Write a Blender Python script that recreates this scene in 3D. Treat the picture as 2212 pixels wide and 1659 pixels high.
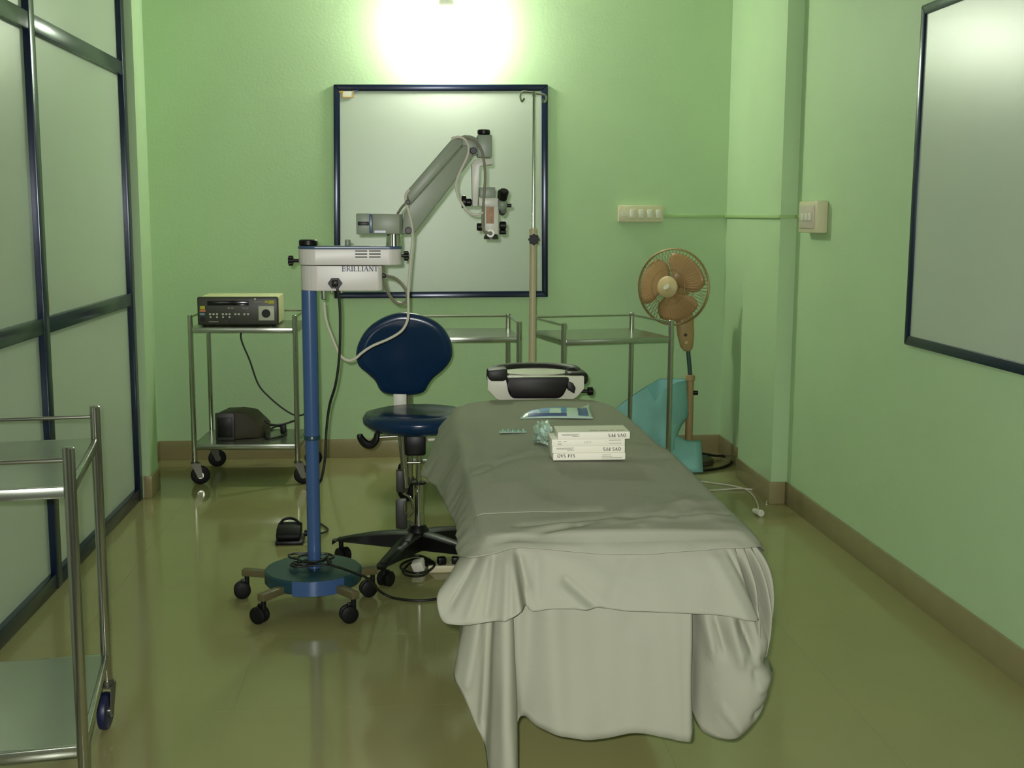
import bpy, bmesh, math, random
from mathutils import Vector, Matrix, Euler, noise as mnoise

for o in list(bpy.data.objects):
    bpy.data.objects.remove(o, do_unlink=True)
scene = bpy.context.scene
COL = scene.collection
R = math.radians
random.seed(7)

# ------------------------------------------------------------------ camera
W, H = 2212, 1659
FPX, YAW, PITCH, ROLL, CAMH = 2555.0, R(4.98), R(8.14), R(-0.27), 1.42
_f = Vector((math.sin(YAW) * math.cos(PITCH), math.cos(YAW) * math.cos(PITCH), -math.sin(PITCH)))
_r0 = Vector((math.cos(YAW), -math.sin(YAW), 0))
_d0 = _f.cross(_r0)
_r = _r0 * math.cos(ROLL) + _d0 * math.sin(ROLL)
_d = -_r0 * math.sin(ROLL) + _d0 * math.cos(ROLL)
CAM = Vector((0, 0, CAMH))
cam_data = bpy.data.cameras.new('camera')
cam = bpy.data.objects.new('camera', cam_data)
COL.objects.link(cam)
cam_data.sensor_fit = 'HORIZONTAL'
cam_data.sensor_width = 36.0
cam_data.lens = FPX * 36.0 / W
cam_data.clip_start = 0.02
cam.matrix_world = Matrix(((_r.x, -_d.x, -_f.x, 0), (_r.y, -_d.y, -_f.y, 0), (_r.z, -_d.z, -_f.z, CAMH), (0, 0, 0, 1)))
scene.camera = cam

def P(px, py, axis, val):
    """photo pixel -> world point on the plane axis = val"""
    d = _r * ((px - W / 2) / FPX) + _d * ((py - H / 2) / FPX) + _f
    t = (val - CAM[axis]) / d[axis]
    return CAM + d * t

# ------------------------------------------------------------------ world, lights, exposure
scene.view_settings.view_transform = 'Standard'
scene.view_settings.look = 'None'
scene.view_settings.gamma = 1.0
scene.view_settings.use_curve_mapping = False
scene.view_settings.exposure = 1.45
world = bpy.data.worlds.new('world')
scene.world = world
world.use_nodes = True
world.node_tree.nodes['Background'].inputs[0].default_value = (0.8, 0.9, 0.8, 1)
world.node_tree.nodes['Background'].inputs[1].default_value = 0.0

LAMP_STRENGTH = 74.0       # globe on the back wall
FLASH_WATT = 114.0         # the camera's own flash (hard highlights at lens height on every frame)
fl = bpy.data.lights.new('phone_flash_offscreen', 'SPOT')
fl.energy = FLASH_WATT
fl.shadow_soft_size = 0.012
fl.spot_size = R(95)
fl.spot_blend = 0.9
fl.color = (1.0, 0.99, 0.95)
flo = bpy.data.objects.new('phone_flash_offscreen', fl)
COL.objects.link(flo)
flo.matrix_world = Matrix.Translation(Vector((-0.025, 0.0, CAMH + 0.03))) @ cam.matrix_world.to_3x3().to_4x4()

# ------------------------------------------------------------------ materials
def lin(c):
    o = []
    for v in c[:3]:
        v = v / 255.0
        o.append(v / 12.92 if v <= 0.04045 else ((v + 0.055) / 1.055) ** 2.4)
    return (o[0], o[1], o[2], 1.0)

def mat(name, col, rough=0.6, metal=0.0, var=0.08, scale=6.0, bump=0.0, bscale=80.0, spec=0.5, trans=0.0, alpha=1.0, coat=0.0, aniso=0.0):
    m = bpy.data.materials.new(name)
    m.use_nodes = True
    nt = m.node_tree
    b = nt.nodes['Principled BSDF']
    c = lin(col)
    if var > 0:
        tc = nt.nodes.new('ShaderNodeTexCoord')
        nz = nt.nodes.new('ShaderNodeTexNoise')
        nz.inputs['Scale'].default_value = scale
        nz.inputs['Detail'].default_value = 4
        nt.links.new(tc.outputs['Object'], nz.inputs['Vector'])
        rp = nt.nodes.new('ShaderNodeMapRange')
        rp.inputs['To Min'].default_value = 1.0 - var
        rp.inputs['To Max'].default_value = 1.0 + var
        nt.links.new(nz.outputs['Fac'], rp.inputs['Value'])
        mx = nt.nodes.new('ShaderNodeMix')
        mx.data_type = 'RGBA'
        mx.blend_type = 'MULTIPLY'
        mx.inputs['Factor'].default_value = 1.0
        mx.inputs['A'].default_value = c
        nt.links.new(rp.outputs['Result'], mx.inputs['B'])
        nt.links.new(mx.outputs['Result'], b.inputs['Base Color'])
    else:
        b.inputs['Base Color'].default_value = c
    if bump > 0:
        tc2 = nt.nodes.new('ShaderNodeTexCoord')
        n2 = nt.nodes.new('ShaderNodeTexNoise')
        n2.inputs['Scale'].default_value = bscale
        n2.inputs['Detail'].default_value = 3
        nt.links.new(tc2.outputs['Object'], n2.inputs['Vector'])
        bp = nt.nodes.new('ShaderNodeBump')
        bp.inputs['Strength'].default_value = bump
        bp.inputs['Distance'].default_value = 0.01
        nt.links.new(n2.outputs['Fac'], bp.inputs['Height'])
        nt.links.new(bp.outputs['Normal'], b.inputs['Normal'])
    b.inputs['Roughness'].default_value = rough
    b.inputs['Metallic'].default_value = metal
    b.inputs['Specular IOR Level'].default_value = spec
    b.inputs['Transmission Weight'].default_value = trans
    b.inputs['Alpha'].default_value = alpha
    b.inputs['Coat Weight'].default_value = coat
    return m

def emat(name, col, strength):
    m = bpy.data.materials.new(name)
    m.use_nodes = True
    nt = m.node_tree
    nt.nodes.remove(nt.nodes['Principled BSDF'])
    e = nt.nodes.new('ShaderNodeEmission')
    e.inputs['Color'].default_value = lin(col)
    e.inputs['Strength'].default_value = strength
    nt.links.new(e.outputs[0], nt.nodes['Material Output'].inputs['Surface'])
    return m

M = {}
M['wall'] = mat('green_wall_paint', (184, 213, 167), 0.55, var=0.05, scale=2.5, bump=0.08, bscale=60, spec=0.35)
M['ceiling'] = mat('ceiling_paint', (225, 228, 215), 0.8, var=0.03)
M['tile'] = mat('floor_tile', (150, 147, 99), 0.10, var=0.05, scale=3.0, bump=0.01, bscale=12, spec=0.5)
M['grout'] = mat('tile_joint', (140, 137, 92), 0.3, var=0.05)
M['skirt'] = mat('skirting_tile', (152, 143, 104), 0.22, var=0.08, scale=8)
M['navy'] = mat('navy_aluminium', (24, 38, 62), 0.22, metal=0.25, var=0.06, scale=10, spec=0.6)
M['panel'] = mat('frosted_panel', (190, 203, 184), 0.32, var=0.03, scale=2, bump=0.01, bscale=150, spec=0.6)
M['steel'] = mat('stainless_steel', (180, 180, 168), 0.16, metal=0.95, var=0.06, scale=14)
M['fork'] = mat('caster_fork_steel', (104, 104, 94), 0.4, metal=0.7, var=0.1, scale=20)
M['shelf'] = mat('steel_shelf', (168, 174, 160), 0.25, metal=0.9, var=0.06, scale=9)
M['chrome'] = mat('chrome', (205, 205, 196), 0.12, metal=1.0, var=0.03)
M['rubber'] = mat('black_rubber', (16, 16, 16), 0.55, var=0.10, scale=20, spec=0.25)
M['bluerub'] = mat('blue_rubber', (24, 30, 66), 0.45, var=0.10, scale=20)
M['black'] = mat('black_plastic', (15, 14, 14), 0.40, var=0.08, scale=15, spec=0.3)
M['gblack'] = mat('black_vinyl', (18, 13, 12), 0.50, var=0.10, scale=15)
M['bluevinyl'] = mat('navy_vinyl', (20, 48, 80), 0.22, var=0.08, scale=8, spec=0.42, bump=0.02, bscale=200)
M['bluepaint'] = mat('blue_paint', (62, 92, 138), 0.28, var=0.06, scale=10, metal=0.0)
M['bluedark'] = mat('dark_blue_green_paint', (30, 66, 74), 0.30, var=0.08, scale=10)
M['scope'] = mat('instrument_grey', (202, 204, 190), 0.38, var=0.04, scale=12)
M['scope2'] = mat('instrument_shell', (214, 210, 202), 0.36, var=0.03, scale=12)
M['scopeg'] = mat('instrument_green_grey', (134, 146, 128), 0.42, var=0.05, scale=12)
M['armg'] = mat('arm_green_grey', (138, 148, 128), 0.42, var=0.05, scale=12)
M['olive'] = mat('olive_leg', (98, 92, 62), 0.4, var=0.08)
M['brown'] = mat('brown_label', (150, 108, 66), 0.5, var=0.45, scale=60)
M['white'] = mat('white_plastic', (226, 226, 208), 0.4, var=0.03)
M['cream'] = mat('cream_plastic', (214, 208, 172), 0.45, var=0.05)
M['wcable'] = mat('white_cable', (206, 202, 186), 0.45, var=0.05)
M['gcable'] = mat('grey_metal_hose', (150, 146, 128), 0.35, metal=0.5, var=0.10, scale=60)
M['bcable'] = mat('black_cable', (20, 24, 20), 0.45, var=0.08)
M['sheet'] = mat('grey_cotton', (152, 154, 136), 0.85, var=0.05, scale=5, bump=0.10, bscale=35, spec=0.2)
M['teal'] = mat('teal_cloth', (134, 186, 182), 0.8, var=0.10, scale=5, bump=0.15, bscale=30, spec=0.2)
M['tan'] = mat('tan_plastic', (176, 146, 100), 0.42, var=0.08, scale=8)
M['tan2'] = mat('pale_tan_plastic', (206, 184, 138), 0.42, var=0.06, scale=8)
M['blade'] = mat('amber_fan_blade', (188, 148, 104), 0.3, var=0.10, scale=5, alpha=0.8)
M['cage'] = mat('fan_wire', (150, 128, 84), 0.4, metal=0.3, var=0.1)
M['greyblue'] = mat('grey_blue_pole', (70, 92, 90), 0.35, metal=0.3, var=0.06)
M['ivpole'] = mat('cream_enamel_pole', (196, 184, 150), 0.4, var=0.08, scale=9)
M['darkgrey'] = mat('dark_grey_plastic', (50, 50, 46), 0.45, var=0.12, scale=10)
M['darkbrown'] = mat('dark_brown_case', (62, 56, 40), 0.5, var=0.15, scale=10)
M['console'] = mat('console_face', (62, 62, 54), 0.40, var=0.15, scale=12)
M['ctop'] = mat('console_case', (214, 210, 168), 0.5, var=0.05)
M['screen'] = mat('dark_screen', (16, 16, 16), 0.15, var=0.02)
M['yellow'] = mat('yellow_label', (200, 196, 50), 0.5, var=0.1, scale=30)
M['orange'] = mat('orange_label', (214, 130, 80), 0.5, var=0.1, scale=30)
M['cyan'] = mat('pale_blue_label', (120, 160, 170), 0.5, var=0.1, scale=30)
M['button'] = mat('button_grey', (206, 208, 188), 0.4, var=0.05)
M['carton'] = mat('carton_white', (236, 234, 216), 0.6, var=0.03, scale=12)
M['ink'] = mat('black_ink', (44, 44, 46), 0.7, var=0.05)
M['inkfade'] = mat('grey_ink', (150, 150, 136), 0.7, var=0.2, scale=60)
M['inkblue'] = mat('blue_ink', (70, 74, 110), 0.6, var=0.05)
M['packblue'] = mat('pack_blue', (38, 128, 190), 0.4, var=0.15, scale=30)
M['packdark'] = mat('pack_dark_blue', (24, 66, 134), 0.4, var=0.1, scale=30)
M['packwhite'] = mat('pack_film', (196, 220, 206), 0.22, var=0.1, scale=20, bump=0.2, bscale=60)
M['clear'] = mat('clear_plastic', (176, 214, 196), 0.12, var=0.15, scale=40, trans=0.55)
M['wrap'] = mat('crinkled_film', (190, 218, 200), 0.12, var=0.25, scale=40, bump=0.6, bscale=90, spec=0.8)
M['brass'] = mat('brass', (190, 150, 60), 0.3, metal=0.8, var=0.1)
M['lampbase'] = mat('lamp_holder', (225, 225, 215), 0.4, var=0.03)
M['globe'] = emat('lit_globe', (255, 253, 244), LAMP_STRENGTH)
M['bluestrip'] = mat('blue_trim', (70, 92, 122), 0.3, var=0.05)

# ------------------------------------------------------------------ mesh helpers
def catmull(pts, n):
    """resample a polyline of Vectors to n points with a Catmull-Rom spline"""
    pts = [Vector(p) for p in pts]
    k = len(pts)
    if k < 3:
        return [pts[0].lerp(pts[-1], i / (n - 1)) for i in range(n)]
    out = []
    for i in range(n):
        t = i / (n - 1) * (k - 1)
        j = min(int(t), k - 2)
        u = t - j
        p1, p2 = pts[j], pts[j + 1]
        p0 = pts[j - 1] if j > 0 else p1 * 2 - p2
        p3 = pts[j + 2] if j + 2 < k else p2 * 2 - p1
        out.append(0.5 * ((2 * p1) + (p2 - p0) * u + (2 * p0 - 5 * p1 + 4 * p2 - p3) * u * u + (3 * p1 - p0 - 3 * p2 + p3) * u ** 3))
    return out

class MB:
    def __init__(self):
        self.bm = bmesh.new()
    def box(self, c, s, rot=None, bev=0.0, seg=2):
        mtx = Matrix.Translation(Vector(c)) @ (rot.to_matrix().to_4x4() if rot else Matrix.Identity(4)) @ Matrix.Diagonal((s[0], s[1], s[2], 1))
        v = bmesh.ops.create_cube(self.bm, size=1.0, matrix=mtx)['verts']
        if bev > 0:
            es = list({e for x in v for e in x.link_edges})
            bmesh.ops.bevel(self.bm, geom=es, offset=bev, segments=seg, affect='EDGES', profile=0.5, clamp_overlap=True)
        return self
    def span(self, a, b, bev=0.0, seg=2):
        a = Vector(a); b = Vector(b)
        return self.box((a + b) / 2, [abs(b[i] - a[i]) for i in range(3)], bev=bev, seg=seg)
    def ring(self, pts):
        return [self.bm.verts.new(p) for p in pts]
    def skin(self, rings, closed=True, cap0=True, cap1=True):
        n = len(rings[0])
        for a, b in zip(rings[:-1], rings[1:]):
            for i in range(n if closed else n - 1):
                j = (i + 1) % n
                try:
                    self.bm.faces.new((a[i], a[j], b[j], b[i]))
                except ValueError:
                    pass
        if closed and cap0:
            self.bm.faces.new(list(reversed(rings[0])))
        if closed and cap1:
            self.bm.faces.new(rings[-1])
        return self
    def cyl(self, p0, p1, r, r2=None, n=18, bev=0.0):
        p0 = Vector(p0); p1 = Vector(p1)
        r2 = r if r2 is None else r2
        d = (p1 - p0).normalized()
        a = d.orthogonal().normalized(); b = d.cross(a)
        L = (p1 - p0).length
        st = [(0, r), (L, r2)] if bev <= 0 else [(0, r - bev), (bev, r), (L - bev, r2), (L, r2 - bev)]
        rings = []
        for h, q in st:
            rings.append(self.ring([p0 + d * h + (a * math.cos(2 * math.pi * i / n) + b * math.sin(2 * math.pi * i / n)) * q for i in range(n)]))
        return self.skin(rings)
    def tube(self, pts, r, n=8, seg=6, closed=False):
        pts = [Vector(p) for p in pts]
        if closed:
            k = len(pts)
            ex = pts[-2:] + pts + pts[:3]
            cp = catmull(ex, (len(ex) - 1) * seg + 1)
            cp = cp[2 * seg:(2 + k) * seg]
        else:
            cp = catmull(pts, (len(pts) - 1) * seg + 1) if len(pts) > 2 else pts
        rings = []
        a = None
        m = len(cp)
        for i, p in enumerate(cp):
            if closed:
                t = (cp[(i + 1) % m] - cp[i - 1])
            else:
                t = (cp[min(i + 1, m - 1)] - cp[max(i - 1, 0)])
            if t.length < 1e-9:
                t = Vector((0, 0, 1))
            t.normalize()
            if a is None:
                a = t.orthogonal().normalized()
            else:
                a = (a - t * a.dot(t))
                a = a.normalized() if a.length > 1e-6 else t.orthogonal().normalized()
            b = t.cross(a)
            rr = r(i / (m - 1)) if callable(r) else r
            rings.append(self.ring([p + (a * math.cos(2 * math.pi * j / n) + b * math.sin(2 * math.pi * j / n)) * rr for j in range(n)]))
        if closed:
            rings.append(rings[0])
            return self.skin(rings, cap0=False, cap1=False)
        return self.skin(rings)
    def lathe(self, prof, o=(0, 0, 0), axis=(0, 0, 1), n=28, sx=1.0, sy=1.0):
        o = Vector(o); d = Vector(axis).normalized()
        q = Vector((0, 0, 1)).rotation_difference(d)
        rings = []
        for r, z in prof:
            r = max(r, 1e-4)
            rings.append(self.ring([o + q @ Vector((r * sx * math.cos(2 * math.pi * i / n), r * sy * math.sin(2 * math.pi * i / n), z)) for i in range(n)]))
        return self.skin(rings)
    def sph(self, c, r, sc=(1, 1, 1), n=20, m=12):
        prof = [(math.sin(math.pi * i / m), -math.cos(math.pi * i / m)) for i in range(m + 1)]
        rings = []
        for q, z in prof:
            q = max(q, 1e-3)
            rings.append(self.ring([Vector(c) + Vector((q * r * sc[0] * math.cos(2 * math.pi * i / n), q * r * sc[1] * math.sin(2 * math.pi * i / n), z * r * sc[2])) for i in range(n)]))
        return self.skin(rings)
    def prism(self, pts, vec, bev=0.0):
        """polygon (list of 3-D points) extruded along vec"""
        vec = Vector(vec)
        a = self.ring([Vector(p) for p in pts]); b = self.ring([Vector(p) + vec for p in pts])
        self.skin([a, b])
        if bev > 0:
            es = list({e for x in a + b for e in x.link_edges})
            bmesh.ops.bevel(self.bm, geom=es, offset=bev, segments=2, affect='EDGES', profile=0.5, clamp_overlap=True)
        return self
    def grid(self, rows):
        vs = [[self.bm.verts.new(p) for p in r] for r in rows]
        for a, b in zip(vs[:-1], vs[1:]):
            for i in range(len(a) - 1):
                self.bm.faces.new((a[i], a[i + 1], b[i + 1], b[i]))
        return self
    def build(self, name, m, parent=None, smooth=True, angle=35, world=False):
        bmesh.ops.recalc_face_normals(self.bm, faces=self.bm.faces[:])
        me = bpy.data.meshes.new(name)
        if parent is not None and world:
            inv = parent.matrix_basis.inverted()
            self.bm.transform(inv)
        self.bm.to_mesh(me)
        self.bm.free()
        me.materials.append(m if not isinstance(m, str) else M[m])
        if smooth:
            me.shade_smooth()
            me.set_sharp_from_angle(angle=R(angle))
        o = bpy.data.objects.new(name, me)
        COL.objects.link(o)
        if parent is not None:
            o.parent = parent
        return o

def tag(o, label, cat, group=None):
    o['label'] = label
    o['category'] = cat
    if group:
        o['group'] = group
    return o

def thing(name, label, cat, loc=(0, 0, 0), rz=0.0, group=None):
    o = bpy.data.objects.new(name, None)
    o.empty_display_size = 0.1
    COL.objects.link(o)
    o.matrix_basis = Matrix.Translation(Vector(loc)) @ Matrix.Rotation(rz, 4, 'Z')
    return tag(o, label, cat, group)

def struct(o):
    o['kind'] = 'structure'
    return o

# serif stroke lettering: strokes in a unit cell, height 1 (thick stems 0.16, hairlines 0.07)
def arc(cx, cy, rx, ry, a0, a1, n=10):
    return [(cx + rx * math.cos(R(a0 + (a1 - a0) * i / n)), cy + ry * math.sin(R(a0 + (a1 - a0) * i / n))) for i in range(n + 1)]
def srf(x, y, w=0.32):
    return ([(x - w / 2, y), (x + w / 2, y)], 0.06)
LET = {
    'I': (0.40, [([(0.2, 0), (0.2, 1)], .16), srf(.2, .03), srf(.2, .97)]),
    'L': (0.72, [([(0.2, 0), (0.2, 1)], .16), srf(.2, .97), ([(0.04, .03), (.66, .03)], .06), ([(.65, .03), (.68, .26)], .06)]),
    'T': (0.78, [([(0.38, 0), (0.38, 1)], .16), srf(.38, .03), ([(0.02, .97), (.74, .97)], .06), ([(.03, .97), (.03, .76)], .05), ([(.73, .97), (.73, .76)], .05)]),
    'B': (0.78, [([(0.2, 0), (0.2, 1)], .16), ([(.04, .97)] + arc(.40, .75, .2, .22, 90, -90), .09), ([(.2, .53)] + arc(.42, .28, .26, .25, 90, -90) + [(.04, .03)], .09)]),
    'R': (0.84, [([(0.2, 0), (0.2, 1)], .16), srf(.2, .03), ([(.04, .97)] + arc(.42, .73, .22, .24, 90, -90) + [(.2, .49)], .09), ([(.42, .49), (.74, .03)], .14), srf(.76, .03, .2)]),
    'A': (0.86, [([(0.12, 0), (0.42, 1)], .06), ([(.42, 1), (.72, 0)], .16), ([(.24, .33), (.60, .33)], .06), srf(.12, .03, .26), srf(.72, .03, .28)]),
    'N': (0.90, [([(0.16, 0), (0.16, 1)], .07), ([(.16, 1), (.74, 0)], .16), ([(.74, 0), (.74, 1)], .07), srf(.16, .03, .28), srf(.1, .97, .24), srf(.74, .97, .28)]),
    'O': (0.90, [(arc(.42, .5, .34, .47, 0, 360, 24), .13)]),
    'V': (0.84, [([(0.12, 1), (0.42, 0)], .16), ([(.42, 0), (.70, 1)], .07), srf(.12, .97, .28), srf(.7, .97, .26)]),
    'S': (0.66, [(arc(.31, .74, .22, .23, 40, 270, 12) + arc(.31, .27, .24, .24, 90, -140, 12), .12)]),
    'P': (0.74, [([(0.2, 0), (0.2, 1)], .16), srf(.2, .03), ([(.04, .97)] + arc(.40, .72, .22, .25, 90, -90) + [(.2, .47)], .09)]),
    'F': (0.70, [([(0.2, 0), (0.2, 1)], .16), srf(.2, .03), ([(.04, .97), (.64, .97)], .06), ([(.63, .97), (.63, .78)], .05), ([(.2, .52), (.5, .52)], .06)]),
    ' ': (0.45, []),
}
def lettering(text, h, width, origin, right, up, name, m, parent, world=True, bold=1.0):
    """flat letters on a surface; origin = lower-left corner, right / up = unit vectors"""
    origin = Vector(origin); right = Vector(right); up = Vector(up)
    total = sum(LET[c][0] for c in text)
    sx = width / total
    nrm = right.cross(up)
    mb = MB()
    x = 0.0
    k = 0
    for c in text:
        for pts, w in LET[c][1]:
            w2 = w * 0.5 * bold
            for a, b in zip(pts[:-1], pts[1:]):
                k += 1
                ax, ay, bx, by = (x + a[0]) * sx, a[1] * h, (x + b[0]) * sx, b[1] * h
                dx, dy = bx - ax, by - ay
                L = math.hypot(dx, dy) or 1e-6
                nx, ny = -dy / L * w2 * h, dx / L * w2 * h
                off = nrm * (0.0004 + 0.00001 * (k % 7))
                v = [origin + right * u + up * t + off for u, t in ((ax + nx, ay + ny), (bx + nx, by + ny), (bx - nx, by - ny), (ax - nx, ay - ny))]
                mb.bm.faces.new([mb.bm.verts.new(q) for q in v])
        x += LET[c][0]
    return mb.build(name, m, parent, smooth=False, world=world)

# ------------------------------------------------------------------ room shell
XL, XR, YB, YR, ZC = -1.457, 1.865, 6.90, -1.9, 3.0
XP = -1.34          # front of the partition on the left
floor = struct(MB().span((XL - .1, YR - .1, -0.12), (XR + .1, YB + .1, -0.0008)).build('floor', 'grout', smooth=False))
TS = 0.60
jx = P(476, 1610, 2, 0).x % TS
x0s = [XL] + [x for x in [jx + TS * k for k in range(-4, 5)] if XL + .05 < x < XR - .05] + [XR]
y0s = [YR] + [y for y in [YB - TS * k for k in range(14, 0, -1)] if y > YR + .05] + [YB]
tile_mesh = {}
for i in range(len(x0s) - 1):
    for j in range(len(y0s) - 1):
        w = round(x0s[i + 1] - x0s[i], 4); d = round(y0s[j + 1] - y0s[j], 4)
        if (w, d) not in tile_mesh:
            t = MB().box((0, 0, -0.006), (w - 0.0007, d - 0.0007, 0.012)).build('tile', 'tile', floor, smooth=False)
            tile_mesh[(w, d)] = t.data
        else:
            t = bpy.data.objects.new('tile', tile_mesh[(w, d)])
            COL.objects.link(t)
            t.parent = floor
        t.location = ((x0s[i] + x0s[i + 1]) / 2, (y0s[j] + y0s[j + 1]) / 2, 0)

struct(MB().span((XL - .1, YB, 0), (XR + .1, YB + .12, ZC)).build('wall_back', 'wall', smooth=False))
struct(MB().span((XL - .1, YR - .12, 0), (XR + .1, YR, ZC)).build('wall_rear', 'wall', smooth=False))
wl = struct(MB().span((XL - .12, YR, 0), (XL, YB, ZC)).build('wall_left', 'wall', smooth=False))
MB().span((XL, 5.955, 0), (-1.306, 6.15, ZC)).build('pier', 'wall', wl, smooth=False)
wr = struct(MB().span((XR, YR, 0), (XR + .12, YB, ZC)).build('wall_right', 'wall', smooth=False))
MB().span((1.784, 5.62, 0), (XR, 6.22, ZC)).build('pier', 'wall', wr, smooth=False)
struct(MB().span((XL - .1, YR - .1, ZC), (XR + .1, YB + .1, ZC + .1)).build('ceiling', 'ceiling', smooth=False))
SK, ST = 0.112, 0.010
struct(MB().span((XL, YB - ST, 0), (XR, YB, SK), bev=0.002).build('baseboard_back', 'skirt'))
b = MB()
b.span((XR - ST, YR, 0), (XR, 5.62, SK), bev=0.002)
b.span((1.784 - ST, 5.62 - ST, 0), (XR - ST, 5.62, SK), bev=0.002)
b.span((1.784 - ST, 5.62, 0), (1.784, 6.22, SK), bev=0.002)
b.span((XR - ST, 6.22, 0), (XR, YB - ST, SK), bev=0.002)
struct(b.build('baseboard_right', 'skirt'))
b = MB()
b.span((-1.336, 5.955 - ST, 0), (-1.306 + ST, 5.955, SK), bev=0.002)
b.span((-1.306, 5.955, 0), (-1.306 + ST, 6.15, SK), bev=0.002)
b.span((XL, 6.15, 0), (XL + ST, YB - ST, SK), bev=0.002)
struct(b.build('baseboard_left', 'skirt'))

# partition of framed panels on the left
part = thing('partition_screen', 'navy aluminium framed partition of pale frosted panels along left wall', 'partition', (XP, 3.5, 0))
BW, BD = 0.064, 0.045
ybars = [5.945, 4.545, 3.145, 1.745, 0.345, -1.055]
rails = [(0.0, 0.064), (0.973, 1.033), (2.066, 2.130), (2.90, 2.96)]
for yb in ybars:
    MB().span((XP - BD, yb - BW, 0), (XP, yb, 2.96), bev=0.004).build('mullion', 'navy', part, world=True)
for k in range(len(ybars)):
    y1 = ybars[k] - BW
    y0 = ybars[k + 1] if k + 1 < len(ybars) else YR + .001
    for za, zb in rails:
        MB().span((XP - BD, y0, za), (XP - 0.002, y1, zb), bev=0.004).build('rail', 'navy', part, world=True)
    for (a0, a1), (b0, b1) in zip(rails[:-1], rails[1:]):
        MB().span((XP - BD + .012, y0 - .004, a1 - .004), (XP - BD + .02, y1 + .004, b0 + .004)).build('panel', 'panel', part, smooth=False, world=True)
MB().span((XP - .012, 4.546, 1.055), (XP - .002, 4.556, 1.125), bev=0.002).build('latch', 'brass', part, world=True)
part.children[-1]['label'] = 'small brass latch'

# framed frosted windows (flush panels in navy frames)
def framed_panel(name, corners, out, fw, depth, pm='panel'):
    """corners: lower-left, lower-right, upper-right, upper-left; out: unit vector into the room"""
    ll, lr, ur, ul = [Vector(c) for c in corners]
    out = Vector(out)
    rt = (lr - ll).normalized(); up = (ul - ll).normalized()
    mb = MB()
    mb.prism([ll + (rt + up) * fw * .8, lr + (-rt + up) * fw * .8, ur - (rt + up) * fw * .8, ul + (rt - up) * fw * .8], out * 0.006)
    root = mb.build(name, pm, smooth=False)
    struct(root)
    for a, b_, ia, ib in ((ll, lr, rt + up, -rt + up), (ul, ur, rt - up, -rt - up), (ll, ul, rt + up, rt - up), (lr, ur, -rt + up, -rt - up)):
        f = MB()
        f.prism([a, b_, b_ + ib * fw, a + ia * fw], out * depth, bev=0.004)
        f.build('frame_bar', 'navy', root)
    return root
yw = YB - 0.001
w1 = framed_panel('window_1', [P(722, 645, 1, yw - .02) + Vector((0, .02, 0)), P(1184, 642, 1, yw - .02) + Vector((0, .02, 0)), P(1184, 182, 1, yw - .02) + Vector((0, .02, 0)), P(720, 182, 1, yw - .02) + Vector((0, .02, 0))], (0, -1, 0), 0.036, 0.014)
xw = XR - 0.001
w2 = framed_panel('window_2', [(xw, 4.28, .945), (xw, 3.05, .945), (xw, 3.05, 2.175), (xw, 4.28, 2.175)], (-1, 0, 0), 0.036, 0.014)

# ------------------------------------------------------------------ wall lamp
gc = P(964, 54, 1, 6.79)
lamp = thing('wall_lamp', 'lit round white globe lamp on the green wall above the framed window', 'lamp', (gc.x, YB, gc.z))
MB().sph(gc, 0.078, n=28, m=18).build('globe', 'globe', lamp, world=True)
MB().lathe([(.030, 0), (.046, .004), (.046, .05), (.03, .075), (.012, .08)], gc + Vector((0, 0, .072)), n=24).build('holder', 'lampbase', lamp, world=True)
MB().tube([gc + Vector((0, 0, .155)), gc + Vector((0, .03, .185)), gc + Vector((0, .08, .175)), (gc.x, YB - .01, gc.z + .12)], .009, n=10).build('arm', 'lampbase', lamp, world=True)
MB().lathe([(.0, 0), (.05, 0), (.05, .006), (.035, .016), (.01, .018)], (gc.x, YB - .0005, gc.z + .12), axis=(0, -1, 0), n=24).build('wall_plate', 'lampbase', lamp, world=True)

# ------------------------------------------------------------------ electrics on the walls
a = P(1336, 480, 1, YB - .035); c = P(1434, 444, 1, YB - .035)
sw = thing('switch_board', 'cream switch board with a row of switches on the back wall', 'switch board', ((a.x + c.x) / 2, YB, a.z))
MB().span((a.x, YB - .035, a.z), (c.x, YB - .0005, c.z), bev=.006).build('box', 'cream', sw, world=True)
fw_ = c.x - a.x
for k in range(5):
    xx = a.x + fw_ * (0.12 + .19 * k)
    if k == 0:
        MB().cyl((xx, YB - .040, (a.z + c.z) / 2), (xx, YB - .034, (a.z + c.z) / 2), .016, n=20).build('socket', 'white', sw, world=True)
    else:
        MB().box((xx, YB - .037, (a.z + c.z) / 2), (.030, .010, .05), bev=.003).build('switch', 'white', sw, world=True)
zc0 = P(1500, 467, 1, YB).z
cd = MB()
cd.span((c.x + .001, YB - .012, zc0 - .008), (XR - .0005, YB - .0005, zc0 + .008), bev=.002)
cd.span((XR - .012, 6.2205, zc0 - .008), (XR - .0005, YB - .013, zc0 + .008), bev=.002)
cd.span((1.784 - .012, 5.6195, zc0 - .008), (1.784 - .0005, 6.22, zc0 + .008), bev=.002)
cd.span((1.784 - .012, 5.62 - .012, zc0 - .008), (XR - .0005, 5.62 - .0005, zc0 + .008), bev=.002)
cd.span((XR - .012, 5.442, zc0 - .008), (XR - .0005, 5.607, zc0 + .008), bev=.002)
tag(cd.build('cable_conduit', mat('painted_conduit', (166, 196, 132), .5, var=.05)), 'thin green painted conduit running from the switch board round the pier', 'conduit')
db = thing('distribution_box', 'small cream breaker box on the right wall beside the pier', 'breaker box', (XR, 5.32, 1.345))
MB().span((XR - .052, 5.19, 1.345), (XR - .0005, 5.44, 1.488), bev=.006).build('case', 'cream', db, world=True)
MB().span((XR - .058, 5.22, 1.365), (XR - .051, 5.41, 1.468), bev=.003).build('cover', mat('pinkish_grey_cover', (206, 194, 180), .4, var=.06), db, world=True)
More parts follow.
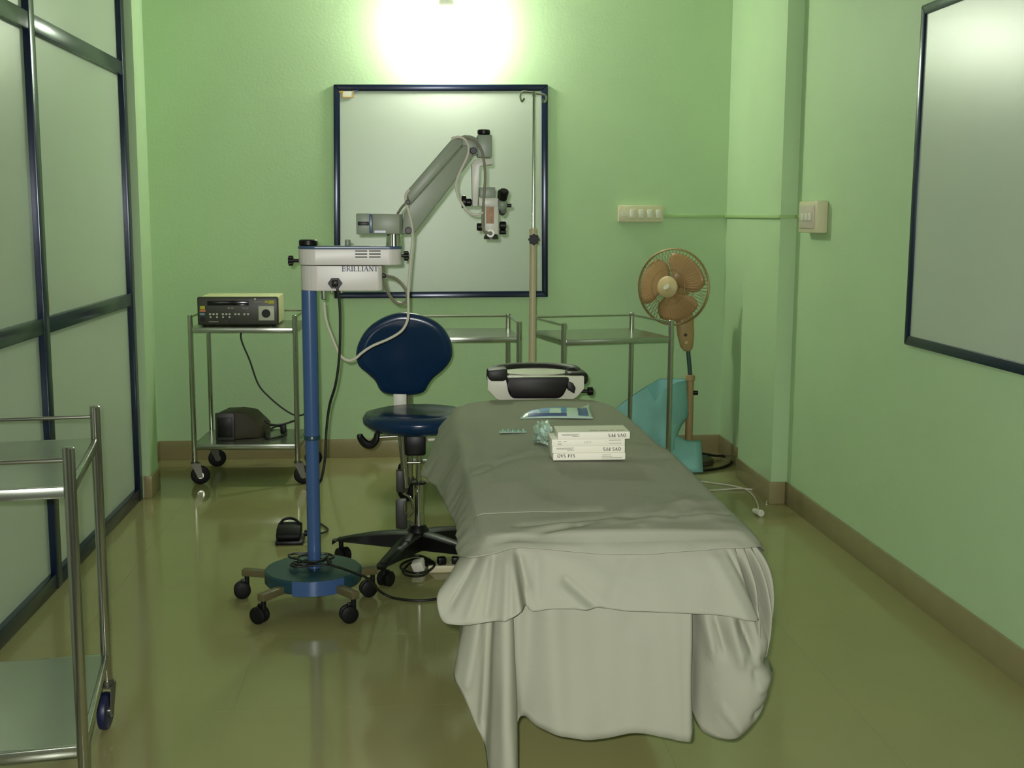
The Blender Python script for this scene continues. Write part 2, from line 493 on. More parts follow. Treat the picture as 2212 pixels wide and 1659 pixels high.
for k in range(3):
    MB().span((XR - .064, 5.25 + .05 * k, 1.40), (XR - .057, 5.28 + .05 * k, 1.435), bev=.002).build('breaker', 'white', db, world=True)

# small tag in the corner of the back window
pt = thing('window_tag', 'tiny white tag with yellow edge in the upper left window corner', 'tag', P(750, 210, 1, yw - .012))
MB().prism([P(740, 209, 1, yw - .012), P(763, 209, 1, yw - .012), P(763, 195, 1, yw - .012), P(740, 195, 1, yw - .012)], (0, .004, 0)).build('card', 'white', pt, smooth=False, world=True)
for q in (((739, 211), (764, 209)), ((739, 211), (741, 195)), ((762, 211), (764, 195)), ((732, 200), (741, 196))):
    (ax, ay), (bx, by) = q
    MB().prism([P(ax, ay, 1, yw - .0135), P(bx, ay, 1, yw - .0135), P(bx, by, 1, yw - .0135), P(ax, by, 1, yw - .0135)], (0, .002, 0)).build('edge', 'brass', pt, smooth=False, world=True)
MB().prism([P(764, 199, 1, yw - .0135), P(774, 199, 1, yw - .0135), P(774, 195, 1, yw - .0135), P(764, 195, 1, yw - .0135)], (0, .003, 0)).build('blue_tab', 'bluestrip', pt, smooth=False, world=True)

# ------------------------------------------------------------------ instrument trolleys
def caster(parent, x, y, rw, ang, tyre='rubber', n=22):
    """caster at local x, y; returns the part"""
    ca, sa = math.cos(ang), math.sin(ang)
    off = rw * 0.55
    cx, cy = x + ca * off, y + sa * off
    ax = Vector((-sa, ca, 0))
    c = Vector((cx, cy, rw))
    f = MB()
    top = 2 * rw + 0.012
    f.cyl((x, y, top - .004), (x, y, top + .014), .018, n=14)
    for s in (-1, 1):
        o = ax * s * (0.016)
        f.prism([Vector((x, y, top)) - Vector((ca, sa, 0)) * .018 + o, Vector((x, y, top)) + Vector((ca, sa, 0)) * .03 + o, c + Vector((ca, sa, 0)) * .012 - Vector((0, 0, .012)) + o, c - Vector((ca, sa, 0)) * .012 - Vector((0, 0, .012)) + o], ax * s * .003)
    f.prism([Vector((x, y, top)) - Vector((ca, sa, 0)) * .018 - ax * .019, Vector((x, y, top)) + Vector((ca, sa, 0)) * .03 - ax * .019, Vector((x, y, top)) + Vector((ca, sa, 0)) * .03 + ax * .019, Vector((x, y, top)) - Vector((ca, sa, 0)) * .018 + ax * .019], (0, 0, .004))
    fork = f.build('caster', 'fork', parent)
    w = MB()
    w.lathe([(rw * .45, -.013), (rw * .8, -.013), (rw * .96, -.010), (rw, -.004), (rw, .004), (rw * .96, .010), (rw * .8, .013), (rw * .45, .013)], c, axis=ax, n=n)
    w.build('wheel', tyre, fork)
    h = MB()
    h.cyl(c - ax * .0175, c + ax * .0175, rw * .35, n=14)
    h.build('hub', 'steel', fork)
    return fork

def trolley(label, loc, rz, w, d, H, s1, s2, lr=0.0125, open_side='front', tyre='rubber', angs=(0.3, 0.5, 0.2, 0.6), rail_drop=.012, rw=.05, group=None):
    """local frame: origin at front-left leg's foot, +x right, +y back"""
    t = thing('instrument_trolley', label, 'trolley', loc, rz, group)
    lz = 2 * rw + .02
    for i, (x, y) in enumerate(((0, 0), (w, 0), (0, d), (w, d))):
        m = MB(); m.cyl((x, y, lz), (x, y, H), lr, n=18, bev=.003); m.build('leg', 'steel', t)
        caster(t, x, y, rw, angs[i], tyre)
    for nm, z in (('top_shelf', s1), ('bottom_shelf', s2)):
        m = MB()
        m.span((lr * .5, lr * .5, z - .002), (w - lr * .5, d - lr * .5, z + .0005))
        lip = .026
        m.span((lr * .9, -.006, z - lip), (w - lr * .9, .006, z), bev=.002)
        m.span((lr * .9, d - .006, z - lip), (w - lr * .9, d + .006, z), bev=.002)
        m.span((-.006, lr * .9, z - lip), (.006, d - lr * .9, z), bev=.002)
        m.span((w - .006, lr * .9, z - lip), (w + .006, d - lr * .9, z), bev=.002)
        m.build(nm, 'shelf', t)
    zr = H - rail_drop
    segs = {'front': ((0, 0), (w, 0)), 'back': ((0, d), (w, d)), 'left': ((0, 0), (0, d)), 'right': ((w, 0), (w, d))}
    for k, (a, b_) in segs.items():
        if k != open_side:
            m = MB(); m.cyl((a[0], a[1], zr), (b_[0], b_[1], zr), .005, n=10); m.build('rail', 'steel', t)
    return t

T1 = trolley('small steel two-shelf trolley carrying the dark electronic console', (-1.135, 6.24, 0), R(-2.5), .54, .44, .90, .832, .215, angs=(.25, .2, .4, .3))
T2 = trolley('empty steel trolley behind the blue surgeon chair, left of the drip stand', (0.0, 5.79, 0), R(2), .54, .46, .90, .822, .215, angs=(2.5, 2.8, 2.2, 2.6))
T3 = trolley('empty steel trolley standing in front of the pedestal fan and teal cloth', (.75, 5.71, 0), R(13.0), .575, .49, .90, .815, .215, angs=(2.5, 2.8, 2.2, 2.6))
TN = trolley('large steel trolley with blue caster wheels beside the partition', (-.757 - .485, 2.657 - .075, 0), R(8.9), .49, .585, .905, .815, .205, lr=.0135, open_side='right', tyre='bluerub', angs=(-1.2, -1.5, -1.6, -1.75), rail_drop=.03, rw=.052)

# ------------------------------------------------------------------ electronic console on the back left trolley
yc = 6.285
zs = .8335
ca_ = P(427, 706, 1, yc); cb_ = P(601, 641, 1, yc)
cx0, cx1, cz0, cz1 = ca_.x, cb_.x, zs, cb_.z
con = thing('electronic_console', 'cream cased electronic console with dark front panel and round dial', 'console', ((cx0 + cx1) / 2, yc, zs))
MB().span((cx0 + .004, yc + .012, cz0 + .008), (cx1 - .004, yc + .33, cz1 - .003), bev=.008).build('case', 'ctop', con, world=True)
MB().span((cx0, yc, cz0 + .006), (cx1, yc + .02, cz1), bev=.012, seg=3).build('front_panel', 'console', con, world=True)
def cpt(px, py, dy=0.0):
    q = P(px, py, 1, yc); return Vector((q.x, yc + dy, q.z))
def cpl(x0, y0, x1, y1, nm, m, dep=.004, bev=.001):
    p, q = cpt(x0, y1), cpt(x1, y0)
    return MB().span((p.x, yc - dep, p.z), (q.x, yc + .004, q.z), bev=bev).build(nm, m, con, world=True)
cpl(448, 650, 537, 660, 'display', 'screen', .002)
cpl(559, 661, 592, 692, 'dial_plate', 'button', .003)
MB().cyl(cpt(575, 677, -.014), cpt(575, 677, .0), .022, n=24, bev=.002).build('dial', 'black', con, world=True)
for x in (454, 461.5, 469, 481.5, 489, 496, 508.5, 516, 528, 536):
    MB().cyl(cpt(x, 678.5, -.004), cpt(x, 678.5, 0), .0055, n=12).build('button', 'button', con, world=True)
for x in (455, 469, 482, 496):
    MB().cyl(cpt(x, 685, -.004), cpt(x, 685, 0), .0050, n=12).build('button', 'button', con, world=True)
MB().cyl(cpt(489, 694, -.003), cpt(489, 694, 0), .008, n=16).build('port', 'darkbrown', con, world=True)
MB().cyl(cpt(551, 646, -.003), cpt(551, 646, 0), .005, n=14).build('indicator', 'button', con, world=True)
cpl(432, 661, 442.5, 668, 'yellow_label', 'yellow', .002, .0005)
cpl(431.5, 669, 444, 674, 'orange_label', 'orange', .002, .0005)
cpl(431.5, 676, 442, 681, 'blue_label', 'cyan', .002, .0005)
cpl(580, 649, 592, 656, 'yellow_label', 'yellow', .002, .0005)
cpl(572, 650, 579, 654, 'yellow_label', 'yellow', .0018, .0005)
cpl(549, 651, 569, 653.5, 'lettering_line', 'inkfade', .0012, .0002)
cpl(451, 694, 472, 696, 'lettering_line', 'inkfade', .0012, .0002)
for x in (492, 499, 524, 531):
    cpl(x, 664, x + 5, 667, 'lettering_line', 'inkfade', .0012, .0002)
MB().cyl(cpt(437, 690, -.01), cpt(437, 690, 0), .012, n=18).build('power_switch', 'black', con, world=True)
for sx in (.03, cx1 - cx0 - .03):
    for sy in (.04, .29):
        MB().cyl((cx0 + sx, yc + sy, zs), (cx0 + sx, yc + sy, zs + .012), .012, n=12).build('foot', 'rubber', con, world=True)

# dark case on its lower shelf
zl = .2165
q0 = P(466, 945, 1, 6.33); q1 = P(506, 890, 1, 6.33); q2 = P(562, 945, 1, 6.33)
pc = thing('pedal_case', 'dark brown wedge shaped equipment case on the trolley bottom shelf', 'equipment case', ((q0.x + q2.x) / 2, 6.36, zl))
zt_ = q1.z
MB().prism([(q0.x + .012, 6.34, zl), (q2.x, 6.40, zl), (q2.x, 6.40, zl + .065), (q2.x - .07, 6.40, zt_ - .02), (q1.x, 6.34, zt_), (q0.x + .012, 6.34, zt_ - .004)], (0.03, .17, 0), bev=.008).build('body', 'darkbrown', pc, world=True)
MB().prism([(q0.x, 6.325, zl), (q1.x, 6.325, zl), (q1.x, 6.325, zt_ - .005), (q0.x, 6.325, zt_ - .005)], (0, .02, 0), bev=.005).build('front_panel', 'darkgrey', pc, world=True)
MB().prism([(q0.x + .012, 6.322, zl + .02), (q1.x - .012, 6.322, zl + .02), (q1.x - .012, 6.322, zt_ - .03), (q0.x + .012, 6.322, zt_ - .03)], (0, .006, 0), bev=.002).build('grille', 'black', pc, world=True)

def cable(name, label, pts, r, m, cat='cable', n=8, seg=6):
    return tag(MB().tube(pts, r, n=n, seg=seg).build(name, m), label, cat)
cable('power_cable', 'thin black cable hanging from the console behind its trolley', [(-.88, 6.60, .85), (-.86, 6.70, .83), P(520, 722, 1, 6.715), P(540, 780, 1, 6.715), P(558, 830, 1, 6.715), P(582, 858, 1, 6.715), P(615, 885, 1, 6.715), P(640, 897, 1, 6.715), P(662, 890, 1, 6.715), P(674, 850, 1, 6.715)], .005, 'bcable')
cl = thing('coiled_cable', 'loosely coiled black cable with plug on the trolley bottom shelf', 'cable', (-.72, 6.40, zl))
MB().tube([P(574, 940, 2, zl + .006), P(580, 930, 2, zl + .006), P(600, 920, 2, zl + .008), P(618, 928, 2, zl + .012), P(612, 940, 2, zl + .006), P(590, 946, 2, zl + .006), P(576, 946, 2, zl + .006), P(574, 934, 2, zl + .012), P(580, 920, 2, zl + .014), P(605, 917, 2, zl + .012), P(622, 914, 2, zl + .012)], .006, n=8).build('loop', 'bcable', cl, world=True)
MB().tube([P(570, 909, 1, 6.45), P(575, 910, 1, 6.45), P(580, 915, 1, 6.45), P(600, 918, 1, 6.47), P(620, 914, 1, 6.5), P(638, 908, 1, 6.5)], .0055, n=8).build('loop', 'bcable', cl, world=True)
pq = P(612, 930, 2, zl + .02)
MB().box((pq.x, pq.y, zl + .03), (.03, .04, .055), bev=.006).build('plug', 'black', cl, world=True)

# ------------------------------------------------------------------ operating microscope
YM = 4.25
def m3(px, py, dy=0.0):
    q = P(px, py, 1, YM + dy)
    return q
colx = m3(668, 640).x
ms = thing('operating_microscope', 'blue column floor microscope with grey swing arm over the room', 'microscope', (colx, YM, 0))
def mbuild(mb, nm, m, par=ms):
    return mb.build(nm, m, par, world=(par is ms))
# base
bc = Vector((colx - .005, YM, 0))
base = mbuild(MB().lathe([(.06, .085), (.170, .085), (.176, .092), (.176, .128), (.170, .135), (.04, .137)], bc, n=48), 'base_disc', 'bluedark')
fr = MB()
rings = []
for k in range(15):
    a_ = R(250 + 62 * k / 14)
    rings.append([bc + Vector((math.cos(a_) * rr, math.sin(a_) * rr, zz)) for rr, zz in ((.172, .082), (.179, .082), (.179, .1345), (.172, .1345))])
fr.skin([fr.ring(r_) for r_ in rings])
mbuild(fr, 'front_band', 'bluepaint')
def sm_caster(x, y, ang, hub=None):
    rw = .031
    ca, sa = math.cos(ang), math.sin(ang)
    c = Vector((x + ca * .018, y + sa * .018, rw))
    ax = Vector((-sa, ca, 0))
    f = MB()
    f.cyl((x, y, .045), (x, y, .098), .009, n=12)
    f.box((x + ca * .008, y + sa * .008, .062), (.03, .012, .02), rot=Euler((0, 0, ang)), bev=.004)
    o = f.build('caster', 'black', ms, world=True)
    for s in (-1, 1):
        w = MB()
        w.lathe([(.006, -.009), (.024, -.009), (rw, -.005), (rw, .005), (.024, .009), (.006, .009)], c + ax * s * .012, axis=ax, n=20)
        w.build('wheel', 'rubber', o, world=False)
        o.children[-1].data.transform(ms.matrix_basis.inverted())
    return o
legs = [(306, .275, 200), (234, .275, 150), (162, .275, 190), (90, .26, 100), (18, .235, 200)]
for a_, rr, sw_ in legs:
    d_ = Vector((math.cos(R(a_)), math.sin(R(a_)), 0))
    l = MB()
    l.box(bc + d_ * (rr / 2 + .03) + Vector((0, 0, .098)), (rr - .05, .030, .026), rot=Euler((0, 0, R(a_))), bev=.003)
    mbuild(l, 'leg', 'olive')
    e_ = bc + d_ * (rr - .01)
    sm_caster(e_.x, e_.y, R(sw_))
# column
mbuild(MB().cyl((colx, YM, .13), (colx, YM, .62), .0245, n=28), 'lower_column', 'bluepaint')
mbuild(MB().lathe([(.0245, 0), (.029, .002), (.029, .014), (.027, .018)], (colx, YM, .612), n=28), 'collar', 'bluedark')
mbuild(MB().cyl((colx, YM, .62), (colx, YM, 1.16), .0275, n=28), 'column', 'bluepaint')
# head box
def stad(xl, rl, xr, rr, yo=0.0, flat_right=False):
    pts = []
    for k in range(13):
        a_ = R(90 + 180 * k / 12)
        pts.append((xl + rl * math.cos(a_), YM + rl * math.sin(a_)))
    if flat_right:
        pts += [(xr - .012, YM - rr), (xr, YM - rr + .012), (xr, YM + rr - .012), (xr - .012, YM + rr)]
    else:
        for k in range(13):
            a_ = R(-90 + 180 * k / 12)
            pts.append((xr + rr * math.cos(a_), YM + rr * math.sin(a_)))
    return pts
xlft = m3(645, 560).x; xrgt = m3(868, 560).x; xlow = m3(826, 600).x
zA, zB, zCc, zD = m3(700, 626).z, m3(700, 572).z, m3(700, 537).z, m3(700, 531).z
rl = .062
lowp = stad(xlft + .005 + rl, rl - .002, xlow, .058, flat_right=True)
upp = stad(xlft + rl, rl, xrgt - .045, .045)
yf = YM - .062
# upper slab: front edge runs straight, then tapers to the post
mbuild(MB().prism([(x, y, zA) for x, y in lowp], (0, 0, zB - zA - .001), bev=.003), 'lower_housing', 'scope2')
mbuild(MB().prism([(x, y, zB + .001) for x, y in upp], (0, 0, zCc - zB - .001), bev=.003), 'upper_housing', 'scope2')
mbuild(MB().prism([(cx_ + (x - cx_) * 1.01, YM + (y - YM) * 1.02, zCc) for cx_ in [(xlft + xrgt) / 2] for x, y in upp], (0, 0, zD - zCc), bev=.002), 'top_plate', 'bluestrip')
# outer box edge
def fpt(px, py, y=None):
    q = P(px, py, 1, YM - .0605 if y is None else y)
    return q
kx = m3(666, 530).x
mbuild(MB().lathe([(.0, 0), (.030, 0), (.033, .004), (.033, .018), (.028, .022), (.0, .022)], (kx, YM, zD), n=24), 'cap_knob', 'black')
q = m3(751, 525)
mbuild(MB().cyl((q.x, YM, zD), (q.x, YM, zD + .022), .010, n=16, bev=.002), 'button_post', 'scopeg')
# vent slots follow the tapering front
def front_y(x):
    xa, xb = xlft + rl, xrgt - .045
    t = min(max((x - xa) / (xb - xa), 0), 1)
    return YM - (rl + (.045 - rl) * t)
for row in (542.5, 549, 555.5):
    for xa, xb in ((767, 793), (797, 822)):
        p, q = fpt(xa, row + 1.2), fpt(xb, row - 1.2)
        s = MB()
        ya, yb_ = front_y(p.x) - .0006, front_y(q.x) - .0006
        s.prism([(p.x, ya, p.z), (q.x, yb_, p.z), (q.x, yb_, q.z), (p.x, ya, q.z)], (0, .004, 0))
        mbuild(s, 'vent_slot', 'ink')
p, q = fpt(738, 586), fpt(817, 575)
lettering('BRILLIANT', q.z - p.z, q.x - p.x, (p.x, YM - .0605, p.z), (1, 0, 0), (0, 0, 1), 'lettering', M['inkblue'], ms, bold=1.15)
# power socket with plug
q = fpt(724, 612)
mbuild(MB().lathe([(.0, 0), (.026, 0), (.026, .006), (.0, .006)], (q.x, YM - .0595, q.z), axis=(0, -1, 0), n=6, sy=.8), 'power_socket', 'black')
mbuild(MB().box((q.x, YM - .075, q.z), (.022, .02, .024), bev=.004), 'plug', 'black')
for px in (700, 717, 738):
    q2 = m3(px, 628)
    mbuild(MB().cyl((q2.x, YM - .01, zA + .001), (q2.x, YM - .01, zA - (.034 if px == 700 else .012)), .009 if px == 700 else .006, n=14, bev=.002), 'connector', 'steel')
# side clamp knobs
for px, sgn in ((640, -1), (866, 1)):
    q = m3(px, 552 if sgn > 0 else 563)
    k = MB()
    k.cyl((q.x - sgn * .02, YM, q.z), (q.x + sgn * .014, YM, q.z), .006, n=10)
    for j in range(6):
        a_ = R(60 * j)
        k.cyl((q.x + sgn * .012, YM + .012 * math.cos(a_), q.z + .012 * math.sin(a_)), (q.x + sgn * .026, YM + .012 * math.cos(a_), q.z + .012 * math.sin(a_)), .0075, n=10)
    k.cyl((q.x + sgn * .010, YM, q.z), (q.x + sgn * .028, YM, q.z), .014, n=16)
    mbuild(k, 'clamp_knob', 'black')
# post and horizontal block
q = m3(851, 530)
zpb = m3(851, 506).z; zpt = m3(862, 463).z
mbuild(MB().cyl((q.x, YM, zD), (q.x, YM, zpb + .003), .029, .0265, n=28), 'swivel_post', 'chrome')
mbuild(MB().cyl((q.x + .014, YM, zpb), (q.x + .014, YM, zpt), .018, n=20), 'upper_post', 'scopeg')
p, q = m3(771, 505), m3(868, 462)
mbuild(MB().span((p.x + .055, YM - .042, p.z), (q.x - .006, YM + .042, q.z), bev=.005), 'arm_block', 'armg')
p2 = m3(806, 505)
end = mbuild(MB().span((p.x, YM - .044, p.z - .001), (p2.x - .001, YM + .044, q.z + .001), bev=.004), 'end_box', 'scopeg')
s1_, s2_ = P(773, 487, 1, YM - .044), P(797, 479, 1, YM - .044)
MB().span((s1_.x, YM - .047, s1_.z), (s2_.x, YM - .040, s2_.z), bev=.001).build('slot', 'black', end, world=False).data.transform(ms.matrix_basis.inverted())
s1_, s2_ = P(798, 504, 1, YM - .044), P(804, 463, 1, YM - .044)
MB().span((s1_.x, YM - .0465, s1_.z), (s2_.x, YM - .040, s2_.z), bev=.001).build('blue_band', 'bluestrip', end, world=False).data.transform(ms.matrix_basis.inverted())
s1_, s2_ = P(809, 503, 1, YM - .042), P(833, 498, 1, YM - .042)
mbuild(MB().span((s1_.x, YM - .0428, s1_.z), (s2_.x, YM - .040, s2_.z)), 'nameplate', 'bluestrip')
# swing arm
def arm_poly(pp, half, nm, m, bev=.006):
    a_ = [m3(x, y) for x, y in pp]
    return mbuild(MB().prism([(v.x, YM - half, v.z) for v in a_], (0, 2 * half, 0), bev=bev), nm, m)
arm_poly([(876, 420), (880, 412), (976, 301), (986, 296), (996, 300), (1000, 312), (886, 444), (879, 440)], .036, 'upper_arm_cover', 'armg')
arm_poly([(872, 462), (887, 444), (1000, 313), (1016, 318), (1022, 340), (895, 504), (868, 505)], .034, 'lower_arm_cover', 'armg')
arm_poly([(990, 300), (1000, 292), (1016, 293), (1032, 300), (1032, 334), (1018, 340), (1000, 326)], .026, 'elbow', 'scopeg')
for px, py, rr in ((1022, 326, .012), (882, 498, .012), (881, 437, .009)):
    q = P(px, py, 1, YM - .036)
    mbuild(MB().cyl((q.x, YM - .052, q.z), (q.x, YM - .030, q.z), rr, n=16, bev=.002), 'pivot_knob', 'black')
# hanging head
p, q = m3(1030, 341), m3(1062, 292)
mbuild(MB().span((p.x, YM - .028, p.z), (q.x, YM + .028, q.z), bev=.006), 'head_block', 'scopeg')
q = m3(1045, 291)
mbuild(MB().cyl((q.x, YM, q.z), (q.x, YM, q.z + .017), .0225, n=24, bev=.003), 'cap_knob', 'black')
arm_poly([(1018, 356), (1027, 344), (1062, 342), (1063, 357), (1035, 357), (1033, 360), (1033, 446), (1020, 446)], .020, 'yoke', 'scope')
p, q = m3(1036, 428), m3(1070, 404)
mbuild(MB().span((p.x, YM + .0, p.z), (q.x, YM + .05, q.z), bev=.004), 'illuminator', 'scopeg')
mbuild(MB().span((m3(1033, 446).x, YM - .028, m3(1033, 446).z), (m3(1075, 446).x, YM + .028, m3(1033, 427).z), bev=.004), 'crossbar', 'scope')
q = m3(1056, 500)
mbuild(MB().span((m3(1046, 446).x, YM - .024, m3(1046, 506).z), (m3(1076, 446).x, YM + .03, m3(1046, 445).z), bev=.004), 'optics_body', 'scope')
p, q = P(1050, 483, 1, YM - .024), P(1067, 447, 1, YM - .024)
mbuild(MB().span((p.x, YM - .0255, p.z), (q.x, YM - .022, q.z)), 'sticker', 'brown')
p, q = m3(1087, 430), m3(1087, 408)
# eyepieces and knobs
mbuild(MB().cyl((p.x - .004, YM - .02, p.z - .002), (q.x + .000, YM - .040, q.z - .006), .0155, .0175, n=22, bev=.003), 'eyepiece', 'black')
mbuild(MB().cyl((p.x - .004, YM + .035, p.z - .002), (q.x + .000, YM + .018, q.z - .006), .0155, .0175, n=22, bev=.003), 'eyepiece', 'black')
q = m3(1084, 442)
mbuild(MB().sph((q.x, YM, q.z), .026, sc=(.8, 1.3, 1.0)), 'binocular_housing', 'scopeg')
q = m3(1086, 455)
mbuild(MB().cyl((q.x, YM - .02, q.z), (q.x, YM + .03, q.z - .006), .012, n=18, bev=.002), 'drum', 'darkgrey')
q = m3(1098, 444)
mbuild(MB().cyl((q.x - .02, YM - .01, q.z), (q.x + .010, YM - .01, q.z), .0065, n=14), 'lever', 'black')
for px, py, hx, rr in ((1002, 436, .008, .023), (1012, 437, .010, .014), (1036, 490, .010, .014), (1086, 487, .012, .0145), (1086, 501, .012, .009)):
    q = m3(px, py)
    mbuild(MB().cyl((q.x - hx, YM, q.z), (q.x + hx, YM, q.z), rr, n=20, bev=.003), 'focus_knob', 'black')
q0_ = m3(1020, 437)
mbuild(MB().cyl((q0_.x - .02, YM, q0_.z), (q0_.x + .01, YM, q0_.z), .008, n=12), 'knob_shaft', 'darkgrey')
q = P(1059, 504, 1, YM - .025)
mbuild(MB().lathe([(.006, .012), (.014, .012), (.014, 0), (.004, 0)], (q.x, YM - .024, q.z), axis=(0, -1, 0), n=22), 'light_port', 'white')
mbuild(MB().cyl((q.x, YM - .037, q.z), (q.x, YM - .030, q.z), .0075, n=14), 'port_plug', 'darkgrey')
q = m3(1061, 507)
mbuild(MB().lathe([(.0, 0), (.026, 0), (.026, .010), (.020, .018), (.0, .018)], (q.x, YM + .003, q.z - .016), n=26), 'objective_lens', 'darkgrey')
# hoses and leads that belong to the microscope
def lead(nm, pix, r, m, dy=-.04, n=8):
    pts = []
    for it in pix:
        d_ = it[2] if len(it) > 2 else dy
        pts.append(P(it[0], it[1], 1, YM + d_))
    return mbuild(MB().tube(pts, r, n=n, seg=6), nm, m)
lead('light_cable', [(975, 300), (988, 296), (1003, 300), (1012, 316), (1010, 336), (1000, 358), (990, 380), (985, 400), (989, 422), (999, 441), (1012, 458), (1028, 464), (1044, 459)], .0045, 'wcable', -.042)
lead('light_cable', [(986, 298), (1006, 297), (1026, 305), (1040, 324), (1046, 352), (1048, 385), (1045, 430), (1043, 462), (1043, 488), (1047, 500), (1058, 504)], .0048, 'gcable', -.040)
lead('video_lead', [(884, 410), (877, 420), (877, 436), (884, 462), (890, 490), (891, 520), (886, 575), (882, 630), (882, 670), (880, 692), (868, 714), (842, 731), (805, 747), (782, 762), (768, 774), (752, 779), (737, 770), (727, 752), (715, 722), (704, 690), (700, 652)], .0047, 'wcable', -.043)
lead('light_cable', [(858, 463, -.02), (868, 448, -.03), (880, 434, -.042), (879, 424, -.042)], .0045, 'gcable')
lead('metal_hose', [(829, 571, 0), (828, 594, -.01), (835, 596, -.015), (853, 601, -.02), (869, 615, -.025), (879, 634, -.03), (878, 650, -.03), (866, 656, -.03), (849, 648, -.028), (835, 625, -.022), (829, 602, -.016), (828, 590, -.010)], .0055, 'gcable')
q = P(829, 595, 1, YM - .012)
mbuild(MB().box(q, (.016, .03, .016), bev=.003), 'hose_clip', 'black')
lead('power_lead', [(724, 614, -.08), (728, 622, -.09), (733, 650, -.08), (735, 700, -.07), (733, 770, -.05), (725, 830, -.03), (712, 875, .0), (705, 930, .02), (702, 990, .03), (694, 1035, .04), (684, 1050, .06), (678, 1100, .05)], .005, 'bcable')

# cable coiled on the base, running off to the sockets
zb_ = .1395
cb = thing('mains_cable', 'black mains cable coiled on the microscope base and trailing across the floor', 'cable', (colx, YM, 0))
co = []
for k in range(30):
    a_ = R(40 + 36 * k)
    rr = .055 + .018 * math.sin(k * 1.7) + .0006 * k
    co.append(Vector((colx - .015 + rr * 1.05 * math.cos(a_), YM + .01 + rr * .95 * math.sin(a_), zb_ + .005 + .0012 * k)))
MB().tube(co, .0045, n=8, seg=4).build('coil', 'bcable', cb, world=True)
MB().tube([co[-1], P(712, 1218, 2, .165), P(740, 1228, 2, .15), P(775, 1241, 2, .146), P(790, 1247, 2, .14), P(806, 1262, 2, .08), P(822, 1278, 2, .03), P(845, 1290, 2, .006), P(880, 1296, 2, .006), P(915, 1297, 2, .006), P(955, 1292, 2, .006), P(985, 1284, 2, .006)], .005, n=8).build('trailing_end', 'bcable', cb, world=True)

# foot pedal behind the column
pp = P(625, 1177, 2, 0)
fp = thing('foot_pedal', 'black foot pedal on the floor behind the blue column', 'foot pedal', (pp.x, pp.y + .06, 0))
MB().prism([(-.06, -.07, 0), (.06, -.07, 0), (.06, .07, 0), (-.06, .07, 0)], (0, 0, .018), bev=.005).build('base', 'black', fp)
MB().prism([(-.058, -.06, .02), (-.058, .06, .02), (-.058, .06, .075), (-.058, -.02, .07), (-.058, -.06, .045)], (.105, 0, 0), bev=.010).build('treadle', 'rubber', fp)
MB().cyl((.06, .0, .035), (.10, .0, .035), .014, n=14).build('hinge', 'black', fp)
MB().tube([(-.05, .02, .066), (-.03, .04, .088), (.01, .04, .09), (.045, .01, .072)], .006, n=8).build('handle', 'black', fp)
MB().tube([(.08, .05, .02), (.13, .08, .012), (.15, .16, .008), (.10, .28, .008)], .005, n=8).build('lead', 'bcable', fp)

# ------------------------------------------------------------------ surgeon's chair
YC = 4.74
hub = Vector((P(903, 1140, 1, YC).x, YC, 0))
ch = thing('surgeon_chair', 'navy vinyl surgeon chair with rounded backrest and black star base', 'chair', hub)
def c3(px, py, dy=0.0):
    return P(px, py, 1, YC + dy)
def cb_(mb, nm, m, par=ch, **k):
    return mb.build(nm, m, par, world=True, **k)
# star base
for a_, rr, sw_ in ((172, .335, 300), (247, .36, 60), (318, .33, 200), (30, .33, 120), (102, .33, 10)):
    d_ = Vector((math.cos(R(a_)), math.sin(R(a_)), 0)); s_ = Vector((-d_.y, d_.x, 0))
    rings = []
    l = MB()
    for t in (0.0, .25, .5, .75, .93, 1.0):
        zt = .135 - .045 * t ** 2
        zb2 = .065 + .025 * t
        wd = .042 - .018 * t
        c = hub + d_ * (.02 + (rr - .0) * t)
        if t == 1.0:
            zt -= .012; wd *= .6
        rings.append(l.ring([c - s_ * wd + Vector((0, 0, zb2)), c + s_ * wd + Vector((0, 0, zb2)), c + s_ * wd * .9 + Vector((0, 0, zt - .008)), c + s_ * wd * .5 + Vector((0, 0, zt)), c - s_ * wd * .5 + Vector((0, 0, zt)), c - s_ * wd * .9 + Vector((0, 0, zt - .008))]))
    l.skin(rings)
    leg_o = cb_(l, 'leg', 'black', angle=50)
    e_ = hub + d_ * (rr - .015)
    f = MB()
    f.cyl(e_ + Vector((0, 0, .05)), e_ + Vector((0, 0, .10)), .010, n=12)
    ca, sa = math.cos(R(sw_)), math.sin(R(sw_))
    c = Vector((e_.x + ca * .016, e_.y + sa * .016, .03)); ax = Vector((-sa, ca, 0))
    f.lathe([(.028, -.006), (.032, -.004), (.032, .004), (.028, .006)], c + Vector((0, 0, .003)), axis=ax, n=20)
    cs = cb_(f, 'caster', 'black')
    for s in (-1, 1):
        w = MB()
        w.lathe([(.006, -.010), (.024, -.010), (.030, -.005), (.030, .005), (.024, .010), (.006, .010)], c + ax * s * .017, axis=ax, n=20)
        wo = w.build('wheel', 'rubber', cs)
        wo.data.transform(ch.matrix_basis.inverted())
cb_(MB().lathe([(.0, .06), (.05, .06), (.052, .10), (.045, .135), (.03, .16), (.0, .16)], hub, n=24), 'hub', 'black')
